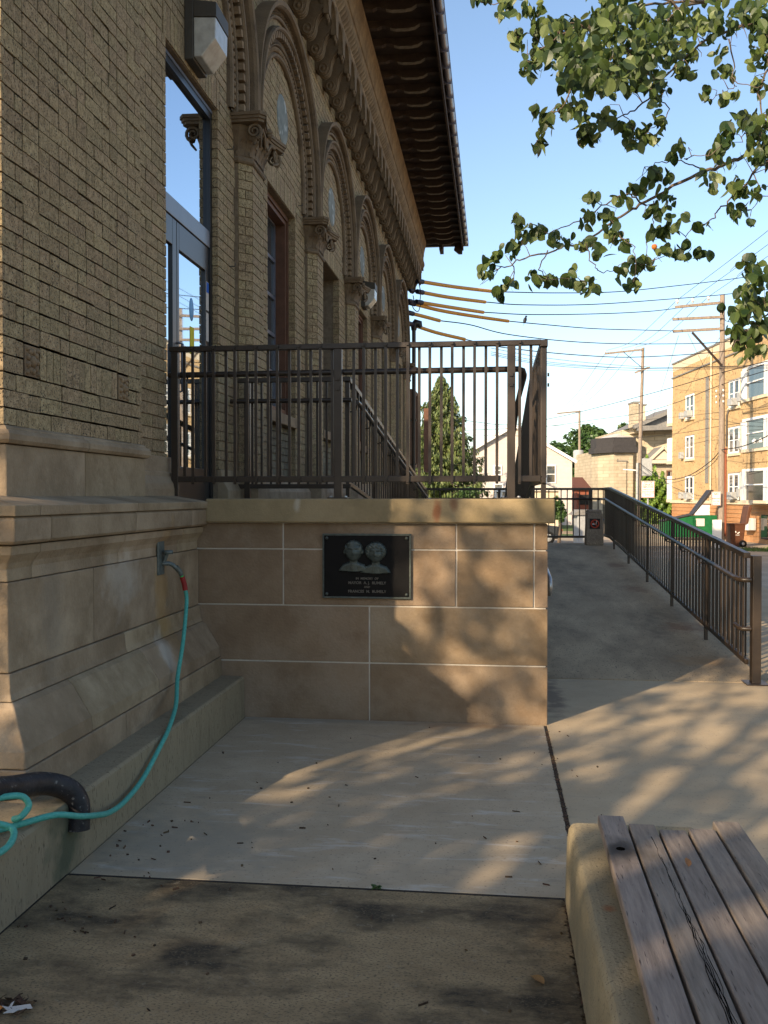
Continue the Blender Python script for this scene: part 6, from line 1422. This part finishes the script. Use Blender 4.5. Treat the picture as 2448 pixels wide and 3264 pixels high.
for i in range(8200):
    p, q = rs2.uniform(-4.4, 4.2), rs2.uniform(-2.6, 5.6); dd = -math.log(1-dens(p, q)+1e-9)/4.2 if dens(p, q) else 0
    if rs2.random() > dd: continue
    c = sunp(p, q, 8.5+rs2.gauss(0, .9)); r = rs2.uniform(.11, .25)
    if c.z < 1.6 or (abs(c.x) < 1.3 and abs(c.y) < 1.3): continue
    blobs.append((c, r))
    for j in range(int(7*(r/.2)**2)+2):
        pp = c+Vector((rs2.gauss(0, r*.6), rs2.gauss(0, r*.6), rs2.gauss(0, r*.25)))
        shade.append(trs(pp, (rs2.gauss(0, .7), rs2.gauss(0, .7), -.6), (rs2.gauss(0, 1), rs2.gauss(0, 1), .6), rs2.uniform(.09, .14)))
mass('leaves', M['leafm'], LOWL[0], LOWL[1], shade, sd)
hub = Vector((-6.2, -6.0, 4.2))
for k in range(0, len(blobs), 40): c = blobs[k][0]; bm_.tube(smooth([hub, (hub+c)/2+Vector((0, 0, .4)), c], 4), [.06, .055, .05, .04, .035, .03, .025, .02, .012], 6)
bm_.build('branches', M['bark'], sd)

# background trees
quad = ([(-.5, -.5, 0), (.5, -.5, 0), (.5, .5, 0), (-.5, .5, 0)], [(0, 1, 2, 3)])
lq = ([(0, -.5, 0), (.42, -.1, .05), (0, .6, 0), (-.42, -.1, .05)], [(0, 1, 2, 3)])
def crown(label, cx, cy, rx, ry, d, n, mt='tleaf', sz=.35, name='broadleaf_tree', group=None, lumps=16, bottom=None):
    c = at(cx, cy, d); k = d/FPX*2448/1659; RX, RZ = rx*k, ry*k
    base = Vector((c.x, c.y, gz(c.y))); t = wthing(name, label, 'tree', tuple(base), group)
    b = MB(); b.tube([base, Vector((c.x+.1, c.y, (base.z+c.z)/2)), c], [RX*.09+.05, RX*.07+.04, RX*.03+.02], 8)
    L_ = [(Vector((random.uniform(-1, 1), random.uniform(-1, 1), random.uniform(-1, 1))), random.uniform(.25, .5)) for _ in range(lumps*3)]
    L_ = [l for l in L_ if .2 < l[0].length < .82][:lumps]+[(Vector((0, 0, 0)), .5)]
    for o, r in L_[:8]: b.tube([c-Vector((0, 0, RZ*.4)), c+Vector((o.x*RX, o.y*RX, o.z*RZ))], [RX*.03, .02], 5)
    b.build('trunk', M['trunk'], t); ms = []
    for i in range(n):
        o, r = random.choice(L_); v = Vector((random.gauss(0, 1), random.gauss(0, 1), random.gauss(0, 1))).normalized()*r*random.uniform(.72, 1.06)
        p = c+Vector(((o.x+v.x)*RX, (o.y+v.y)*RX, (o.z+v.z)*RZ)); ms.append(trs(p, (random.gauss(0, 1), random.gauss(0, 1), random.gauss(-.3, .6)), v+Vector((random.gauss(0, .5), random.gauss(0, .5), .4+random.gauss(0, .4))), sz*random.uniform(.6, 1.3)))
    mass('crown', M[mt], lq[0], lq[1], ms, t); return t
GT = 'round trees beyond the sided house'
crown('tallest round green tree, beyond the house and left of the stone building', 1262, 975, 52, 62, 122, 9000, sz=.55, group=GT, lumps=26)
crown('lower round green tree just right of the house roof', 1205, 1000, 48, 42, 116, 5000, sz=.5, group=GT, lumps=20)
crown('round green tree partly behind the stone building roof', 1315, 985, 40, 58, 128, 5000, sz=.5, group=GT, lumps=20)
crown('small tree top showing over the stone building low roof', 1345, 945, 26, 30, 132, 2200, sz=.5, group=GT, lumps=12)
crown('dark tree crowns low behind the farthest pole', 1255, 1050, 50, 38, 112, 4000, sz=.5, group=GT, lumps=18)
crown('green tree at the left behind the spruce', 905, 1030, 40, 42, 90, 3000, sz=.4, group=GT, lumps=14)
crown('slender young street tree behind the far railing', 1207, 1098, 17, 28, 45, 1500, 'tleaf', .13, lumps=12)
crown('leafy shrub by the house seen low behind the railing', 1010, 1068, 26, 16, 62, 1100, 'tleaf', .16, 'shrub', lumps=8)
# ivy covered mass against the stone building
vn = wthing('climbing_vine', 'bright green vine covering the stone building wall left of the flats', 'vine', (rd(20.4, 78).x, rd(20.4, 78).y, -.8))
ms = []
for i in range(7500):
    u = random.random(); x = 1374+u*82; top = 1000+50*(abs(x-1392)/20 if x < 1392 else 0)+(0 if x > 1392 else 10)+(12+((x-1405)*.7) if x > 1405 else -6)+14*math.sin(x*.35)
    y = top+random.random()**.8*(1170-top); d = 78+random.gauss(0, .35)+.6*math.sin(x*.3)*math.sin(y*.2)
    ms.append(trs(at(x, y, d), (random.gauss(0, .7), random.gauss(0, .7), -.7), (random.gauss(0, .7), -1, random.gauss(.5, .6)), random.uniform(.16, .34)))
mass('foliage', M['vine'], lq[0], lq[1], ms, vn)
b = MB(); 
for x in (1385, 1410, 1435, 1450): b.tube([at(x, 1170, 78.4), at(x+3, 1100, 78.4), at(x-2, 1030, 78.4)], .06, 5)
b.build('stem', M['trunk'], vn)
# spruce
sc_ = at(953, 806, 66); sb = Vector((sc_.x, sc_.y, gz(sc_.y))); st = wthing('spruce_tree', 'tall pointed spruce seen through the railing left of the house', 'tree', tuple(sb))
b = MB(); b.tube([sb, sc_], [.28, .02], 8); ms = []; Hh = sc_.z-sb.z
for k in range(300):
    f = (k+.5)/300; z = sb.z+1.0+(Hh-1.2)*f; Rr = (1-f)**.8*4.3*random.uniform(.7, 1.12)+.12; a = k*2.399+random.uniform(-.3, .3)
    dx, dy = math.cos(a), math.sin(a); tip = Vector((sc_.x+dx*Rr, sc_.y+dy*Rr, z-Rr*.20+.14*Rr)); root = Vector((sc_.x, sc_.y, z)); mid = (root+tip)/2-Vector((0, 0, Rr*.10))
    b.tube([root, mid, tip], [.04, .025, .01], 4)
    for j in range(int(22+Rr*34)):
        t = random.random()**.7; p = root.lerp(mid, t*2) if t < .5 else mid.lerp(tip, t*2-1); wd = (1-t*.75)*Rr*.26+.08
        p = p+Vector((-dy*random.uniform(-wd, wd), dx*random.uniform(-wd, wd), -random.random()*.38*(.4+Rr*.2)))
        ms.append(trs(p, (dx*.5+random.gauss(0, .3), dy*.5+random.gauss(0, .3), -.9), (random.gauss(0, .5), random.gauss(0, .5), 1), random.uniform(.15, .36)))
b.build('trunk', M['trunk'], st)
nq = ([(0, -.5, 0), (.22, 0, .03), (0, .7, 0), (-.22, 0, .03)], [(0, 1, 2, 3)])
mass('foliage', M['needle'], nq[0], nq[1], ms, st)
# far tree line closing the horizon
for i, (r, d, h, w_) in enumerate(((-60, 190, 9, 16), (-35, 210, 10, 16), (-12, 200, 9, 15), (8, 185, 8, 12), (48, 180, 9, 14), (75, 190, 10, 16), (100, 180, 11, 18))):
    p = rd(r, d); t = wthing('distant_tree', ('wide distant tree furthest left', 'distant tree behind the brick building', 'distant tree behind the brick building eaves', 'distant tree straight behind the spruce', 'distant tree behind the orange flats', 'distant tree right of the flats', 'distant tree furthest right')[i]+' closing the horizon', 'tree', (p.x, p.y, -.79), 'distant tree row'); ms = []
    for j in range(1500):
        v = Vector((random.gauss(0, 1), random.gauss(0, 1), abs(random.gauss(0, 1)))).normalized()*random.uniform(.8, 1.05); ms.append(trs(Vector((p.x+v.x*w_*(1+.2*math.sin(v.x*9)), p.y+v.y*6, v.z*h*(1+.15*math.sin(v.x*13+i)))), (random.gauss(0, 1), random.gauss(0, 1), -.3), v, random.uniform(.9, 1.7)))
    mass('crown', M['tleaf'], lq[0], lq[1], ms, t)

# ================================================================== LITTER ON THE PAVING
lb = MB()
for i in range(130):
    if i < 70: x, y = random.uniform(-1.65, .9), random.uniform(1.9, 6.2)
    else: y = random.uniform(2.9, 4.3); x = -1.70+abs(random.gauss(0, .28))
    a = random.uniform(0, 3.1); L = random.uniform(.002, .007) if random.random() < .75 else random.uniform(.010, .020); w = random.uniform(.0008, .002) if L > .0095 else L*.6
    lb.obox((x, y, .003), (math.cos(a)*L, math.sin(a)*L, 0), (-math.sin(a)*w, math.cos(a)*w, random.uniform(0, .003)), (0, 0, .002))
y = 1.0
while y < 6.2:
    for (x0_, k) in ((.346, 1), (.274, 2)):
        if (k == 1 and y > 3.65) or (k == 2 and y < 3.6):
            x = x0_+random.gauss(0, .006); a = random.uniform(0, 3); L = random.uniform(.003, .011); lb.obox((x, y, -.004), (math.cos(a)*L, math.sin(a)*L, 0), (-math.sin(a)*L*.5, math.cos(a)*L*.5, 0), (0, 0, .004))
    y += .009
lb.build('ground_litter', M['bits'], kind='stuff')
def flatleaf(label, p, s, rot, m='deadleaf', group='fallen leaves'):
    b = MB(); b.raw = True; v, f = leaf_t(.5, -.2, .42); b.add(v, f); o = b.build('fallen_leaf', M[m], None, p); o.rotation_euler = rot; o.scale = (s, s, s); tag(o, label, 'leaf', group)
flatleaf('brown curled leaf on the dark slab near the seat wall', (.16, 2.95, .008), .05, (0, .1, 1.0))
flatleaf('pale fallen leaf lying alone on the dark slab at left', (-.93, 2.46, .006), .045, (0, 0, 1.5))
flatleaf('small orange leaf crumb in the middle of the dark slab', (-.72, 2.58, .006), .03, (.2, 0, 2.2))
flatleaf('dry leaf caught between the bench slats', (.60, 2.95, .402), .03, (.6, .3, .4))
lc = wthing('litter_clump', 'small clump of dark leaves with white and orange scraps at lower left', 'litter', (-1.45, 2.62, 0))
b = MB()
for i in range(34): a = random.uniform(0, 6.3); r = abs(random.gauss(0, .035)); b.obox((-1.43+r*math.cos(a)*1.6, 2.64+r*math.sin(a), .006+random.random()*.012), (random.gauss(0, .012), random.gauss(0, .008), random.gauss(0, .003)), (random.gauss(0, .006), random.gauss(0, .008), 0), (0, 0, .0012))
b.build('leaves', M['bits'], lc, kind='stuff')
for k in range(7): b = MB(); b.obox((-1.46+random.gauss(0, .03), 2.605+random.gauss(0, .014), .018), (random.gauss(0, .012), random.gauss(0, .01), .003), (random.gauss(0, .006), .007, .002), (0, 0, .0006)); b.build('scrap', M['paper'] if k % 3 else M['fruit'], lc)
dl = wthing('dry_twig_litter', 'crumpled tan dead leaf lying on the bench slats at right edge', 'leaf litter', (.84, 2.28, .40))
b = MB()
for i in range(14): a = random.uniform(0, 6.3); b.obox((.70+random.gauss(0, .010), 2.28+random.gauss(0, .03), .412+random.random()*.02), (random.gauss(0, .008), random.gauss(0, .014), random.gauss(0, .006)), (random.gauss(0, .006), random.gauss(0, .006), random.gauss(0, .004)), (0, 0, .0008))
b.build('leaves', M['deadleaf'], dl, kind='stuff')
wd_ = MB()
for i in range(14): a = i*2.4; wd_.obox((-.46+random.gauss(0, .010), 3.612+random.gauss(0, .004), .008), (math.cos(a)*.010, math.sin(a)*.006, .006), (-math.sin(a)*.004, math.cos(a)*.004, 0), (0, 0, .0006))
o = wd_.build('weed', M['tleaf']); tag(o, 'tiny green weed growing in the joint between the slabs', 'weed')
